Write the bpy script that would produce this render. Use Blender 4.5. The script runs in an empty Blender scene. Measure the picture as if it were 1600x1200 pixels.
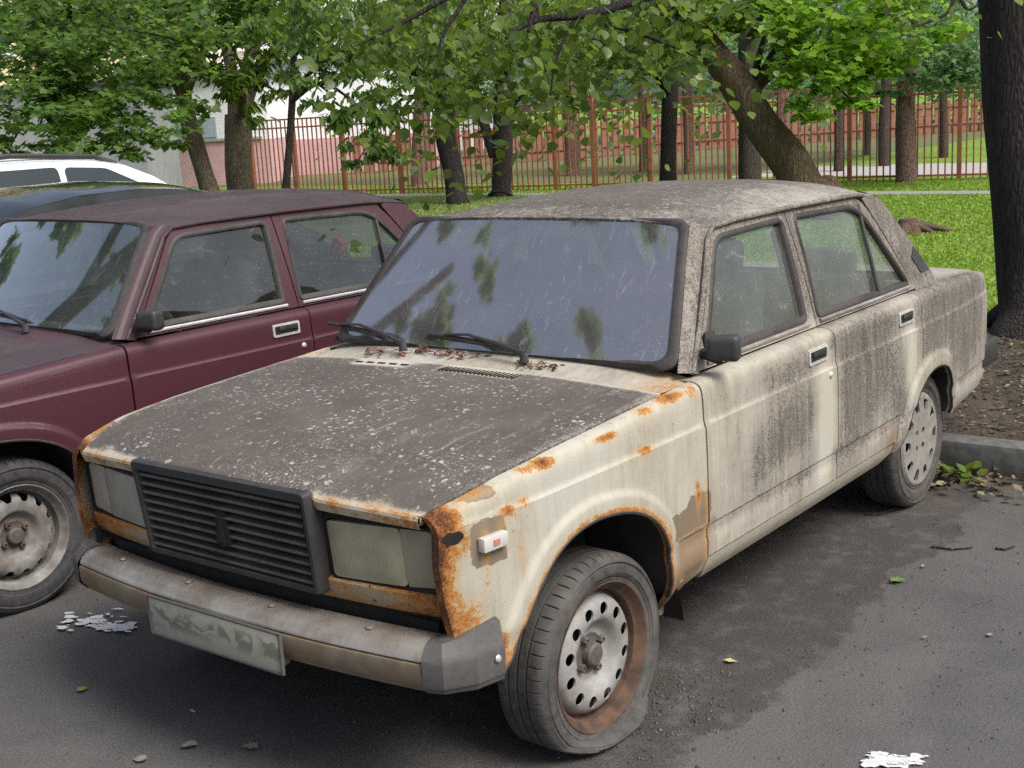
import bpy, bmesh, math, random
import numpy as np
from mathutils import Vector, Matrix, geometry

random.seed(7)
RNG = np.random.default_rng(11)
SC = bpy.context.scene
COL = SC.collection
PI = math.pi

# ------------------------------------------------------------------ camera, sky, sun, exposure
cam_d = bpy.data.cameras.new('camera')
cam = bpy.data.objects.new('camera', cam_d)
COL.objects.link(cam)
cam_d.sensor_width = 36.0
cam_d.lens = 45.0
cam_d.clip_start = 0.05
cam_d.clip_end = 2000
_R = Vector((0.608427, -0.791788, -0.053733)); _U = Vector((0.198050, 0.085923, 0.976419)); _F = Vector((0.768500, 0.604722, -0.209091))
cam.matrix_world = Matrix(((_R.x, _U.x, -_F.x, -2.7321), (_R.y, _U.y, -_F.y, -2.6379), (_R.z, _U.z, -_F.z, 1.7371), (0, 0, 0, 1)))
SC.camera = cam

SUN_EL, SUN_AZ = math.radians(52), math.radians(268)      # azimuth of the sun measured from +x towards +y
world = bpy.data.worlds.new("World")
SC.world = world
world.use_nodes = True
_nt = world.node_tree
_nt.nodes.clear()
_sky = _nt.nodes.new('ShaderNodeTexSky')
_sky.sky_type = 'NISHITA'
_sky.sun_disc = False
_sky.sun_elevation = SUN_EL
_sky.sun_rotation = PI/2 - SUN_AZ
_sky.air_density = 1.0
_sky.dust_density = 4.0
_sky.ozone_density = 1.0
_bg = _nt.nodes.new('ShaderNodeBackground')
_bg.inputs[1].default_value = 0.135
_wo = _nt.nodes.new('ShaderNodeOutputWorld')
_hs = _nt.nodes.new('ShaderNodeHueSaturation')
_hs.inputs['Saturation'].default_value = 0.75
_nt.links.new(_sky.outputs[0], _hs.inputs['Color'])
_nt.links.new(_hs.outputs[0], _bg.inputs[0])
_nt.links.new(_bg.outputs[0], _wo.inputs[0])

sun_d = bpy.data.lights.new('sun', 'SUN')
sun_d.energy = 2.4
sun_d.angle = math.radians(28)
sun_d.color = (1.0, 0.96, 0.90)
sun = bpy.data.objects.new('sun', sun_d)
COL.objects.link(sun)
sun.location = (0, 0, 30)
_sd = Vector((math.cos(SUN_EL)*math.cos(SUN_AZ), math.cos(SUN_EL)*math.sin(SUN_AZ), math.sin(SUN_EL)))
sun.rotation_euler = _sd.to_track_quat('Z', 'Y').to_euler()
SC.view_settings.view_transform = 'Standard'
SC.view_settings.look = 'None'
SC.view_settings.exposure = 0.62
SC.view_settings.gamma = 1.0
SC.view_settings.use_curve_mapping = False
SC.render.engine = 'CYCLES'
SC.cycles.use_denoising = False
SC.cycles.max_bounces = 8
SC.cycles.transparent_max_bounces = 16

# ------------------------------------------------------------------ object helpers
def tag(o, label=None, cat=None, group=None, kind=None):
    if label: o['label'] = label
    if cat: o['category'] = cat
    if group: o['group'] = group
    if kind: o['kind'] = kind
    return o

def empty(name, loc=(0, 0, 0), rz=0.0):
    o = bpy.data.objects.new(name, None)
    COL.objects.link(o)
    o.location = loc
    o.rotation_euler = (0, 0, rz)
    o.empty_display_size = 0.2
    return o

def link(name, me, parent=None, loc=None, rot=None):
    o = bpy.data.objects.new(name, me)
    COL.objects.link(o)
    if parent: o.parent = parent
    if loc is not None: o.location = loc
    if rot is not None: o.rotation_euler = rot
    return o

def mesh(name, V, F, mat, smooth=None, attrs=None):
    me = bpy.data.meshes.new(name)
    me.from_pydata([tuple(map(float, v)) for v in V], [], [tuple(f) for f in F])
    if mat: me.materials.append(mat)
    if smooth:
        me.shade_smooth()
        me.set_sharp_from_angle(angle=math.radians(smooth))
    if attrs:
        for k, a in attrs.items():
            at = me.attributes.new(k, 'FLOAT', 'POINT')
            at.data.foreach_set('value', np.asarray(a, np.float32))
    me.update()
    return me

def fast_mesh(name, V, F, mat, tint=None, smooth=False):
    """V (n,3), F (m,k) arrays"""
    me = bpy.data.meshes.new(name)
    V = np.ascontiguousarray(V, np.float32); F = np.ascontiguousarray(F, np.int32)
    me.vertices.add(len(V)); me.vertices.foreach_set('co', V.ravel())
    k = F.shape[1]
    me.loops.add(F.size); me.loops.foreach_set('vertex_index', F.ravel())
    me.polygons.add(len(F))
    me.polygons.foreach_set('loop_start', np.arange(0, F.size, k, dtype=np.int32))
    if tint is not None:
        at = me.attributes.new('tint', 'FLOAT', 'POINT')
        at.data.foreach_set('value', np.asarray(tint, np.float32))
    me.materials.append(mat)
    me.update(calc_edges=True)
    if smooth: me.shade_smooth()
    return me

class MB:
    def __init__(s): s.V = []; s.F = []
    def add(s, V, F):
        b = len(s.V)
        s.V += [tuple(v) for v in V]
        s.F += [tuple(i+b for i in f) for f in F]
        return s
    def box(s, c, d, rot=None, bev=0.0):
        hx, hy, hz = d[0]/2, d[1]/2, d[2]/2
        if bev <= 0:
            P = [(x, y, z) for x in (-hx, hx) for y in (-hy, hy) for z in (-hz, hz)]
            Fc = [(0, 1, 3, 2), (4, 6, 7, 5), (0, 4, 5, 1), (2, 3, 7, 6), (0, 2, 6, 4), (1, 5, 7, 3)]
        else:
            bm = bmesh.new()
            bmesh.ops.create_cube(bm, size=1.0)
            for v in bm.verts: v.co = Vector((v.co.x*d[0], v.co.y*d[1], v.co.z*d[2]))
            bmesh.ops.bevel(bm, geom=bm.edges[:], offset=bev, segments=2, profile=0.5, affect='EDGES')
            bm.verts.index_update()
            P = [v.co[:] for v in bm.verts]; Fc = [[v.index for v in f.verts] for f in bm.faces]
            bm.free()
        if rot is not None: P = [rot @ Vector(p) for p in P]
        return s.add([(p[0]+c[0], p[1]+c[1], p[2]+c[2]) for p in P], Fc)
    def tube(s, path, rad, n=8, caps=True, squash=None):
        path = [Vector(p) for p in path]
        if not hasattr(rad, '__len__'): rad = [rad]*len(path)
        d0 = (path[-1]-path[0])
        if d0.length < 1e-4: d0 = path[1]-path[0]
        d0.normalize()
        a = d0.cross(Vector((0.13, 0.21, 1)).normalized()) if abs(d0.z) < .8 else d0.cross(Vector((1, .1, .05)))
        V = []; F = []
        for i, p in enumerate(path):
            t = (path[min(i+1, len(path)-1)]-path[max(i-1, 0)]).normalized()
            a = a-t*a.dot(t)
            if a.length < 1e-3: a = t.orthogonal()
            a.normalize(); b = t.cross(a)
            for k in range(n):
                an = 2*PI*k/n
                V.append(p+a*(rad[i]*math.cos(an))+b*(rad[i]*math.sin(an)))
        for i in range(len(path)-1):
            for k in range(n):
                F.append((i*n+k, i*n+(k+1) % n, (i+1)*n+(k+1) % n, (i+1)*n+k))
        if caps:
            F.append(tuple(range(n))[::-1]); F.append(tuple(range((len(path)-1)*n, len(path)*n)))
        return s.add(V, F)
    def lathe(s, prof, angs=None, n=48, axis='y', close=False, c=(0, 0, 0), mod=None):
        """prof: (r, a) pairs, a along axis"""
        if angs is None: angs = [2*PI*i/n for i in range(n)]
        n = len(angs); V = []; F = []
        for j, (r, a) in enumerate(prof):
            for i, t in enumerate(angs):
                rr = r + (mod(i, j) if mod else 0)
                x, z = rr*math.cos(t), rr*math.sin(t)
                V.append((c[0]+x, c[1]+a, c[2]+z) if axis == 'y' else ((c[0]+x, c[1]+z, c[2]+a) if axis == 'z' else (c[0]+a, c[1]+x, c[2]+z)))
        m = len(prof)
        for j in range(m-1 if not close else m):
            for i in range(n):
                F.append((j*n+i, j*n+(i+1) % n, ((j+1) % m)*n+(i+1) % n, ((j+1) % m)*n+i))
        return s.add(V, F)
    def grid(s, fn, us, vs):
        V = [fn(u, v) for u in us for v in vs]
        nv = len(vs)
        F = [(i*nv+j, i*nv+j+1, (i+1)*nv+j+1, (i+1)*nv+j) for i in range(len(us)-1) for j in range(nv-1)]
        return s.add(V, F)
    def build(s, name, mat, parent=None, smooth=30, loc=None, rot=None, attrs=None):
        return link(name, mesh(name, s.V, s.F, mat, smooth, attrs), parent, loc, rot)

def lin(a, b, n): return [a+(b-a)*i/(n-1) for i in range(n)]
def itp(x, xs, ys): return float(np.interp(x, xs, ys))
def sm(x, a, b):
    t = np.clip((np.asarray(x, float)-a)/(b-a), 0, 1)
    return t*t*(3-2*t)

# ------------------------------------------------------------------ material helpers
class NT:
    def __init__(s, name):
        s.m = bpy.data.materials.new(name); s.m.use_nodes = True
        s.t = s.m.node_tree; s.t.nodes.clear()
        s.out = s.n('ShaderNodeOutputMaterial')
    def n(s, typ, **kw):
        nd = s.t.nodes.new(typ)
        for k, v in kw.items(): setattr(nd, k, v)
        return nd
    def put(s, sock, val):
        if isinstance(val, bpy.types.NodeSocket): s.t.links.new(val, sock)
        elif val is not None:
            if hasattr(val, '__len__') and len(val) == 3 and sock.type == 'RGBA': val = (*val, 1)
            sock.default_value = val
    def math(s, op, a, b=None, c=None, clamp=False):
        nd = s.n('ShaderNodeMath', operation=op); nd.use_clamp = clamp
        for i, v in enumerate((a, b, c)):
            if v is not None: s.put(nd.inputs[i], v)
        return nd.outputs[0]
    def coord(s, which='Object', scale=(1, 1, 1), loc=(0, 0, 0), rot=(0, 0, 0)):
        tc = s.n('ShaderNodeTexCoord'); mp = s.n('ShaderNodeMapping')
        s.t.links.new(tc.outputs[which], mp.inputs[0])
        mp.inputs[1].default_value = loc; mp.inputs[2].default_value = rot; mp.inputs[3].default_value = scale
        return mp.outputs[0]
    def noise(s, vec, scale=5, detail=4, rough=0.55, dist=0.0):
        nd = s.n('ShaderNodeTexNoise')
        s.put(nd.inputs['Vector'], vec)
        nd.inputs['Scale'].default_value = scale; nd.inputs['Detail'].default_value = detail
        nd.inputs['Roughness'].default_value = rough; nd.inputs['Distortion'].default_value = dist
        return nd.outputs[0]
    def voro(s, vec, scale=5, feature='F1', rand=1.0, out='Distance'):
        nd = s.n('ShaderNodeTexVoronoi', feature=feature)
        s.put(nd.inputs['Vector'], vec)
        nd.inputs['Scale'].default_value = scale; nd.inputs['Randomness'].default_value = rand
        return nd.outputs[out]
    def step(s, val, a, b):
        nd = s.n('ShaderNodeMapRange', interpolation_type='SMOOTHSTEP')
        s.put(nd.inputs[0], val); s.put(nd.inputs[1], a); s.put(nd.inputs[2], b)
        nd.inputs[3].default_value = 0; nd.inputs[4].default_value = 1
        return nd.outputs[0]
    def mix(s, fac, a, b):
        nd = s.n('ShaderNodeMix', data_type='RGBA')
        s.put(nd.inputs[0], fac); s.put(nd.inputs[6], a); s.put(nd.inputs[7], b)
        return nd.outputs[2]
    def attr(s, name):
        return s.n('ShaderNodeAttribute', attribute_name=name).outputs['Fac']
    def ramp(s, fac, stops):
        nd = s.n('ShaderNodeValToRGB')
        cr = nd.color_ramp
        while len(cr.elements) < len(stops): cr.elements.new(0.5)
        for e, (p, c) in zip(cr.elements, stops):
            e.position = p; e.color = (*c, 1)
        s.put(nd.inputs[0], fac)
        return nd.outputs[0]
    def bump(s, h, strength=0.3, dist=0.01):
        nd = s.n('ShaderNodeBump')
        nd.inputs['Strength'].default_value = strength; nd.inputs['Distance'].default_value = dist
        s.put(nd.inputs['Height'], h)
        return nd.outputs[0]
    def pbsdf(s, base, rough=0.6, metal=0.0, spec=0.5, normal=None, coat=0.0, **kw):
        nd = s.n('ShaderNodeBsdfPrincipled')
        s.put(nd.inputs['Base Color'], base); s.put(nd.inputs['Roughness'], rough); s.put(nd.inputs['Metallic'], metal)
        s.put(nd.inputs['Specular IOR Level'], spec); s.put(nd.inputs['Coat Weight'], coat)
        if normal: s.put(nd.inputs['Normal'], normal)
        for k, v in kw.items(): s.put(nd.inputs[k], v)
        return nd.outputs[0]
    def done(s, shader):
        s.t.links.new(shader, s.out.inputs[0])
        return s.m

def simple(name, base, rough=0.7, metal=0.0, var=0.25, scale=30, bump=0.15, spec=0.4, dust=None, dust_amt=0.5):
    t = NT(name)
    v = t.coord('Object')
    nz = t.noise(v, scale, 5, 0.6)
    lo = tuple(c*(1-var) for c in base); hi = tuple(min(1, c*(1+var)) for c in base)
    col = t.mix(t.step(nz, 0.3, 0.7), lo, hi)
    if dust is not None:
        nz2 = t.noise(v, 6, 6, 0.65)
        col = t.mix(t.math('MULTIPLY', t.step(nz2, 0.3, 0.75), dust_amt), col, dust)
    return t.done(t.pbsdf(col, rough, metal, spec, t.bump(nz, bump, 0.004) if bump else None))

def paint_mat(name, base, stain, dark, light, primer=(0.125, 0.10, 0.072), rough=0.55, coat=0.0):
    """old car paint: attributes grime / speck / rust / primer / mud steer the wear, noises give its edges"""
    t = NT(name)
    v = t.coord('Object')
    n0 = t.noise(v, 2.6, 5, 0.62, 0.5)
    n1 = t.noise(v, 9, 6, 0.65)
    n2 = t.noise(v, 42, 6, 0.7)
    nf = t.noise(v, 170, 4, 0.7)
    n3 = t.noise(t.coord('Object', scale=(30, 30, 2.6)), 1.0, 6, 0.7, 0.5)
    gr = t.attr('grime'); sp = t.attr('speck'); ru = t.attr('rust')
    c_ = lambda nd, k: t.math('MULTIPLY', t.math('SUBTRACT', nd, 0.5), k)
    add = lambda *x: x[0] if len(x) == 1 else t.math('ADD', x[0], add(*x[1:]))
    col = t.mix(t.math('MULTIPLY', t.step(n0, 0.3, 0.7), 0.75), base, (base[0]*1.0, base[1]*.93, base[2]*.78))
    # broad run-down grey brown film
    sf = add(t.math('MULTIPLY', gr, 1.15), c_(n3, 0.9), c_(n0, 0.9), c_(n1, 0.4))
    col = t.mix(t.math('MULTIPLY', t.step(sf, 0.12, 0.95), 0.80), col, t.mix(n2, stain, tuple(c*0.72 for c in stain)))
    # clusters of dark mould and soot, broken up finely
    dk = add(gr, c_(nf, 1.5), c_(n2, 0.8), c_(n0, 1.1), c_(n3, 0.5))
    brk = t.math('MAXIMUM', t.math('ADD', 0.30, t.math('MULTIPLY', t.step(t.math('ADD', nf, c_(n3, 0.5)), 0.40, 0.58), 0.70)), t.math('MULTIPLY', sp, 1.1), clamp=True)
    col = t.mix(t.math('MULTIPLY', t.math('MULTIPLY', t.step(dk, 0.66, 0.98), 0.92), brk), col, t.mix(t.step(t.math('ADD', n0, c_(n1, 0.5)), 0.32, 0.72), dark, tuple(c*1.6 for c in dark)))
    # pin-prick black dots all over
    dd = t.voro(v, 62)
    dots = t.math('MULTIPLY', t.step(t.math('SUBTRACT', dd, t.math('MULTIPLY', n1, 0.20)), 0.03, -0.03), t.step(n0, 0.40, 0.56))
    col = t.mix(t.math('MULTIPLY', dots, 0.55), col, tuple(c*0.7 for c in dark))
    # droppings / lime specks on the flat tops: small, uneven, smeared
    wob = t.n('ShaderNodeTexNoise'); t.put(wob.inputs['Vector'], v); wob.inputs['Scale'].default_value = 34; wob.inputs['Detail'].default_value = 4
    vm = t.n('ShaderNodeVectorMath', operation='MULTIPLY_ADD')
    t.put(vm.inputs[0], wob.outputs['Color']); vm.inputs[1].default_value = (0.045, 0.045, 0.045); t.put(vm.inputs[2], v)
    d1 = t.voro(vm.outputs[0], 40); d2 = t.voro(vm.outputs[0], 15); d3 = t.voro(vm.outputs[0], 110)
    dens = t.step(t.noise(v, 3.4, 4, 0.6, 0.6), 0.36, 0.66)
    s1 = t.math('MULTIPLY', t.step(t.math('SUBTRACT', t.math('MULTIPLY', t.noise(v, 6, 4), 0.44), d1), 0.0, 0.07), 0.95)
    s2 = t.math('MULTIPLY', t.step(t.math('SUBTRACT', t.math('MULTIPLY', t.noise(v, 8, 3), 0.27), d2), 0.0, 0.06), 0.9)
    s3 = t.math('MULTIPLY', t.step(t.math('SUBTRACT', t.math('MULTIPLY', t.noise(v, 3, 4), 0.62), d3), 0.0, 0.16), 0.40)
    ss = t.math('MULTIPLY', t.math('MAXIMUM', t.math('MAXIMUM', s1, s2), s3), t.math('ADD', t.math('MULTIPLY', dens, 0.75), 0.25))
    sc_ = t.noise(t.coord('Object', scale=(2.2, 26, 6), rot=(0, 0, 0.42)), 1.6, 9, 0.78, 0.4)
    scf = t.math('MULTIPLY', t.step(sc_, 0.54, 0.74), t.step(t.noise(v, 2.2, 3), 0.44, 0.62))
    ss = t.math('MAXIMUM', ss, t.math('MULTIPLY', scf, 0.62))
    ss = t.math('MULTIPLY', ss, t.math('ADD', 0.45, t.math('MULTIPLY', nf, 0.9)), clamp=True)
    col = t.mix(t.math('MULTIPLY', ss, sp, clamp=True), col, light)
    # pale scrapes in the grime on the sides
    n5 = t.noise(t.coord('Object', scale=(16, 16, 8), rot=(0, 0.5, 0)), 1.6, 8, 0.75, 0.9)
    col = t.mix(t.math('MULTIPLY', t.math('MULTIPLY', t.step(n5, 0.57, 0.68), t.step(gr, 0.2, 0.6)), t.math('SUBTRACT', 0.42, t.math('MULTIPLY', sp, 0.4))), col, base)
    # bare primer patches with a ragged paint edge
    pr = t.step(add(t.attr('primer'), c_(n2, 0.75), c_(nf, 0.25)), 0.47, 0.51)
    col = t.mix(pr, col, t.mix(n2, primer, tuple(c*1.5 for c in primer)))
    tn = t.step(add(t.attr('mud'), c_(n1, 0.7), c_(n3, 0.5)), 0.15, 0.95)
    col = t.mix(t.math('MULTIPLY', tn, 0.9), col, t.mix(n2, (0.165, 0.098, 0.052), (0.24, 0.165, 0.095)))
    # rust: tan bleed, orange rim, brown scabs, dark pits
    d4 = t.voro(vm.outputs[0], 17)
    spots = t.math('MULTIPLY', t.math('MULTIPLY', t.step(d4, 0.16, 0.06), t.step(t.noise(v, 3.1, 3), 0.52, 0.60)), t.step(ru, 0.03, 0.09))
    rr = add(ru, c_(n2, 0.75), c_(n1, 0.6), c_(nf, 0.45), t.math('MULTIPLY', spots, 0.5))
    bleed = t.step(add(ru, c_(n3, 0.8), c_(n1, 0.4)), 0.12, 0.62)
    col = t.mix(t.math('MULTIPLY', bleed, 0.55), col, (0.40, 0.245, 0.085))
    rcol = t.ramp(t.step(add(rr, c_(nf, 0.5)), 0.36, 1.25), [(0.0, (0.36, 0.205, 0.080)), (0.22, (0.30, 0.120, 0.030)), (0.46, (0.165, 0.062, 0.020)), (0.75, (0.070, 0.030, 0.016)), (1.0, (0.032, 0.017, 0.012))])
    col = t.mix(t.step(rr, 0.40, 0.50), col, rcol)
    dirt = t.math('MAXIMUM', t.step(rr, 0.34, 0.5), t.math('MAXIMUM', gr, t.math('MULTIPLY', sp, 0.75)), clamp=True)
    ro = t.math('ADD', rough, t.math('MULTIPLY', dirt, 0.88-rough), clamp=True)
    h = add(t.math('MULTIPLY', n2, 0.35), t.math('MULTIPLY', nf, 0.35), t.math('MULTIPLY', t.step(rr, 0.38, 0.6), t.math('MULTIPLY', nf, 2.2)), t.math('MULTIPLY', pr, -0.8))
    return t.done(t.pbsdf(col, ro, 0.0, t.math('SUBTRACT', 0.5, t.math('MULTIPLY', dirt, 0.28)), t.bump(h, 0.30, 0.003), coat))

def glass_mat(name, dust=0.3, dustcol=(0.30, 0.29, 0.30), tint=(0.75, 0.85, 0.82), streak=True, spec_mul=1.0, blotch=0.35, film=0.0, refl=1.3):
    t = NT(name)
    v = t.coord('Object')
    n1 = t.noise(v, 5, 6, 0.65, 0.6)
    n2 = t.noise(t.coord('Object', scale=(10, 34, 10), rot=(0.5, 0.35, 0.5)), 1.2, 7, 0.72, 0.5)
    d = t.voro(v, 75)
    spk = t.math('MULTIPLY', t.step(t.math('SUBTRACT', t.math('MULTIPLY', t.noise(v, 4, 4), 0.34), d), 0.0, 0.09), 0.6)
    a = t.math('ADD', dust, t.math('MULTIPLY', t.math('SUBTRACT', n1, 0.5), blotch*2), clamp=True)
    a = t.math('ADD', a, t.math('MULTIPLY', t.step(n2, 0.60, 0.75), 0.30 if streak else 0.0), clamp=True)
    a = t.math('ADD', a, t.math('MULTIPLY', spk, 0.5), clamp=True)
    dcol = t.mix(t.math('MAXIMUM', t.step(n2, 0.55, 0.74), spk), dustcol, tuple(min(1, c*2.6) for c in dustcol))
    tr = t.n('ShaderNodeBsdfTransparent'); tr.inputs[0].default_value = (*tint, 1)
    gl = t.n('ShaderNodeBsdfGlossy'); gl.inputs['Roughness'].default_value = 0.06; gl.inputs[0].default_value = (spec_mul, spec_mul, spec_mul, 1)
    t.put(gl.inputs['Roughness'], t.math('ADD', film, t.math('MULTIPLY', n1, 0.06)))
    ge = t.n('ShaderNodeNewGeometry'); dt = t.n('ShaderNodeVectorMath', operation='DOT_PRODUCT')
    t.put(dt.inputs[0], ge.outputs['Incoming']); t.put(dt.inputs[1], ge.outputs['Normal'])
    cs = t.math('SUBTRACT', 1.0, t.math('ABSOLUTE', dt.outputs['Value']), clamp=True)
    fr = t.math('ADD', 0.045, t.math('MULTIPLY', t.math('POWER', cs, 5.0), 0.95))
    df = t.n('ShaderNodeBsdfDiffuse'); t.put(df.inputs[0], dcol)
    m1 = t.n('ShaderNodeMixShader'); t.put(m1.inputs[0], a); t.put(m1.inputs[1], tr.outputs[0]); t.put(m1.inputs[2], df.outputs[0])
    m2 = t.n('ShaderNodeMixShader'); t.put(m2.inputs[0], t.math('MULTIPLY', fr, refl, clamp=True)); t.put(m2.inputs[1], m1.outputs[0]); t.put(m2.inputs[2], gl.outputs[0])
    return t.done(m2.outputs[0])

def leaf_mat(name, dark, light, gloss=0.45, trans=0.4):
    t = NT(name)
    a = t.attr('tint')
    col = t.mix(a, dark, light)
    p = t.pbsdf(col, gloss, 0.0, 0.45)
    tl = t.n('ShaderNodeBsdfTranslucent')
    t.put(tl.inputs[0], t.mix(a, tuple(c*1.3 for c in dark), (light[0]*1.4, light[1]*1.4, light[2]*0.9)))
    m = t.n('ShaderNodeMixShader'); m.inputs[0].default_value = trans
    t.put(m.inputs[1], p); t.put(m.inputs[2], tl.outputs[0])
    return t.done(m.outputs[0])

def bark_mat(name, c0, c1, scale=14, moss=None):
    t = NT(name)
    v = t.coord('Object', scale=(1, 1, 0.16))
    n = t.noise(v, scale*1.6, 8, 0.72, 0.9)
    w = t.voro(v, scale*2.4, 'DISTANCE_TO_EDGE')
    n2 = t.noise(t.coord('Object'), 3, 4); n3 = t.noise(t.coord('Object'), 70, 4)
    col = t.mix(t.step(n, 0.32, 0.70), c0, c1)
    col = t.mix(t.math('MULTIPLY', t.step(w, 0.16, 0.0), 0.55), col, tuple(c*0.5 for c in c0))
    col = t.mix(t.math('MULTIPLY', t.step(n3, 0.6, 0.75), 0.5), col, tuple(min(1, c*1.9) for c in c1))
    if moss:
        col = t.mix(t.math('MULTIPLY', t.step(n2, 0.45, 0.7), 0.7), col, moss)
    h = t.math('ADD', t.math('MULTIPLY', n, 1.0), t.math('MULTIPLY', t.step(w, 0, 0.25), 0.35))
    return t.done(t.pbsdf(col, 0.92, 0, 0.2, t.bump(h, 0.9, 0.03)))

M = {}
M['paint'] = paint_mat('old_cream_paint', (0.395, 0.378, 0.328), (0.215, 0.192, 0.167), (0.052, 0.044, 0.039), (0.50, 0.48, 0.46))
M['purple'] = paint_mat('dusty_maroon_paint', (0.056, 0.016, 0.026), (0.064, 0.040, 0.048), (0.038, 0.032, 0.034), (0.13, 0.115, 0.115), rough=0.42, coat=0.08)
M['rubber'] = simple('black_rubber', (0.030, 0.029, 0.029), 0.7, 0, 0.3, 40, 0.1, dust=(0.10, 0.09, 0.085), dust_amt=0.45)
M['rubberbrown'] = simple('weathered_rubber', (0.026, 0.022, 0.022), 0.6, 0, 0.3, 40, 0.1, dust=(0.085, 0.07, 0.066), dust_amt=0.5)
M['tyre'] = simple('dusty_tyre', (0.045, 0.043, 0.041), 0.85, 0, 0.35, 50, 0.25, dust=(0.115, 0.106, 0.097), dust_amt=0.75)
M['tyredark'] = simple('dark_tyre', (0.030, 0.030, 0.031), 0.85, 0, 0.35, 50, 0.25, dust=(0.085, 0.082, 0.080), dust_amt=0.6)
M['plastic'] = simple('grey_bumper_plastic', (0.080, 0.077, 0.077), 0.5, 0, 0.15, 60, 0.06, dust=(0.11, 0.10, 0.09), dust_amt=0.5)
M['blackplastic'] = simple('faded_black_plastic', (0.026, 0.025, 0.027), 0.5, 0, 0.2, 60, 0.06, dust=(0.070, 0.064, 0.062), dust_amt=0.5)
M['alloybar'] = simple('dull_aluminium_bumper', (0.42, 0.39, 0.35), 0.30, 0.5, 0.06, 60, 0.02, dust=(0.20, 0.15, 0.105), dust_amt=0.85)
M['brownbar'] = simple('brown_grimy_bumper_face', (0.18, 0.15, 0.115), 0.5, 0.1, 0.25, 10, 0.06, dust=(0.17, 0.105, 0.05), dust_amt=0.75)
M['chrome'] = simple('chrome_trim', (0.60, 0.60, 0.60), 0.3, 0.35, 0.1, 60, 0.0, dust=(0.36, 0.34, 0.33), dust_amt=0.5)
M['rim'] = simple('silver_wheel_steel', (0.27, 0.268, 0.265), 0.6, 0.0, 0.12, 40, 0.1, dust=(0.15, 0.125, 0.10), dust_amt=0.7)
M['rimrust'] = simple('rusty_rim', (0.062, 0.034, 0.022), 0.85, 0, 0.5, 22, 0.4, dust=(0.16, 0.10, 0.06), dust_amt=0.45)
M['rimdark'] = simple('grimy_hub_steel', (0.115, 0.105, 0.095), 0.7, 0.1, 0.3, 30, 0.2, dust=(0.07, 0.052, 0.04), dust_amt=0.6)
M['rimold'] = simple('old_painted_rim', (0.20, 0.195, 0.185), 0.65, 0.05, 0.25, 30, 0.2, dust=(0.085, 0.062, 0.046), dust_amt=0.75)
M['rimpale'] = simple('pale_grimy_rim', (0.31, 0.30, 0.285), 0.55, 0.15, 0.2, 30, 0.2, dust=(0.13, 0.105, 0.085), dust_amt=0.7)
M['cap'] = simple('dusty_wheel_cover', (0.20, 0.19, 0.175), 0.7, 0, 0.15, 40, 0.1, dust=(0.25, 0.225, 0.19), dust_amt=0.7)
M['slat'] = simple('dusty_grille_slat', (0.040, 0.035, 0.034), 0.5, 0, 0.2, 60, 0.05, dust=(0.11, 0.092, 0.080), dust_amt=0.7)
M['black'] = simple('black_recess', (0.012, 0.011, 0.011), 0.9, 0, 0.2, 20, 0.0)
M['well'] = simple('wheel_arch_liner', (0.020, 0.017, 0.015), 0.95, 0, 0.3, 20, 0.4)
M['seat'] = simple('dark_seat_cloth', (0.035, 0.045, 0.043), 0.9, 0, 0.25, 120, 0.2, dust=(0.09, 0.10, 0.09), dust_amt=0.3)
M['dash'] = simple('dark_dashboard', (0.05, 0.047, 0.045), 0.7, 0, 0.2, 40, 0.1, dust=(0.15, 0.14, 0.135), dust_amt=0.6)
M['trim'] = simple('interior_trim', (0.06, 0.055, 0.052), 0.85, 0, 0.2, 40, 0.1)
M['windscreen'] = glass_mat('filthy_windscreen_glass', 0.80, (0.100, 0.092, 0.096), blotch=0.40, film=.012, refl=7.5)
M['sideglass'] = glass_mat('dusty_side_glass', 0.25, (0.19, 0.195, 0.165), blotch=0.24, refl=1.6)
M['pwind'] = glass_mat('dusty_windscreen_glass', 0.28, (0.13, 0.155, 0.145), blotch=0.26, film=.0, refl=4.0)
M['pside'] = glass_mat('clean_side_glass', 0.09, (0.15, 0.155, 0.135), tint=(0.55, 0.62, 0.58), blotch=0.14, refl=1.5)
M['lens'] = None
def lens_mat(name, base, flute=True):
    t = NT(name)
    v = t.coord('Object')
    n = t.noise(v, 9, 6, 0.65)
    col = t.mix(t.step(n, 0.3, 0.75), base, tuple(c*0.68 for c in base))
    wv = t.n('ShaderNodeTexWave', wave_type='BANDS', bands_direction='Y')
    t.put(wv.inputs['Vector'], v); wv.inputs['Scale'].default_value = 26; wv.inputs['Distortion'].default_value = 0.2
    h = wv.outputs['Fac'] if flute else n
    return t.done(t.pbsdf(col, t.math('ADD', 0.25, t.math('MULTIPLY', n, 0.35)), 0, 0.5, t.bump(h, 0.07 if flute else 0.06, 0.004), coat=0.35))
M['lens'] = lens_mat('murky_headlight_lens', (0.33, 0.295, 0.20))
M['lensflat'] = lens_mat('clouded_headlight_lens', (0.31, 0.285, 0.235), False)
M['indicator'] = lens_mat('faded_indicator_lens', (0.28, 0.24, 0.17), False)
M['repeater'] = lens_mat('pale_repeater_lens', (0.62, 0.60, 0.56), False)
M['red'] = simple('red_plastic', (0.45, 0.06, 0.035), 0.4, 0, 0.1, 40, 0.0)
M['redlens'] = simple('dull_red_lens', (0.22, 0.02, 0.015), 0.3, 0, 0.1, 40, 0.0)
M['redtone'] = simple('faded_red_print', (0.42, 0.17, 0.14), 0.5, 0, 0.1, 40, 0.0)
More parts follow.
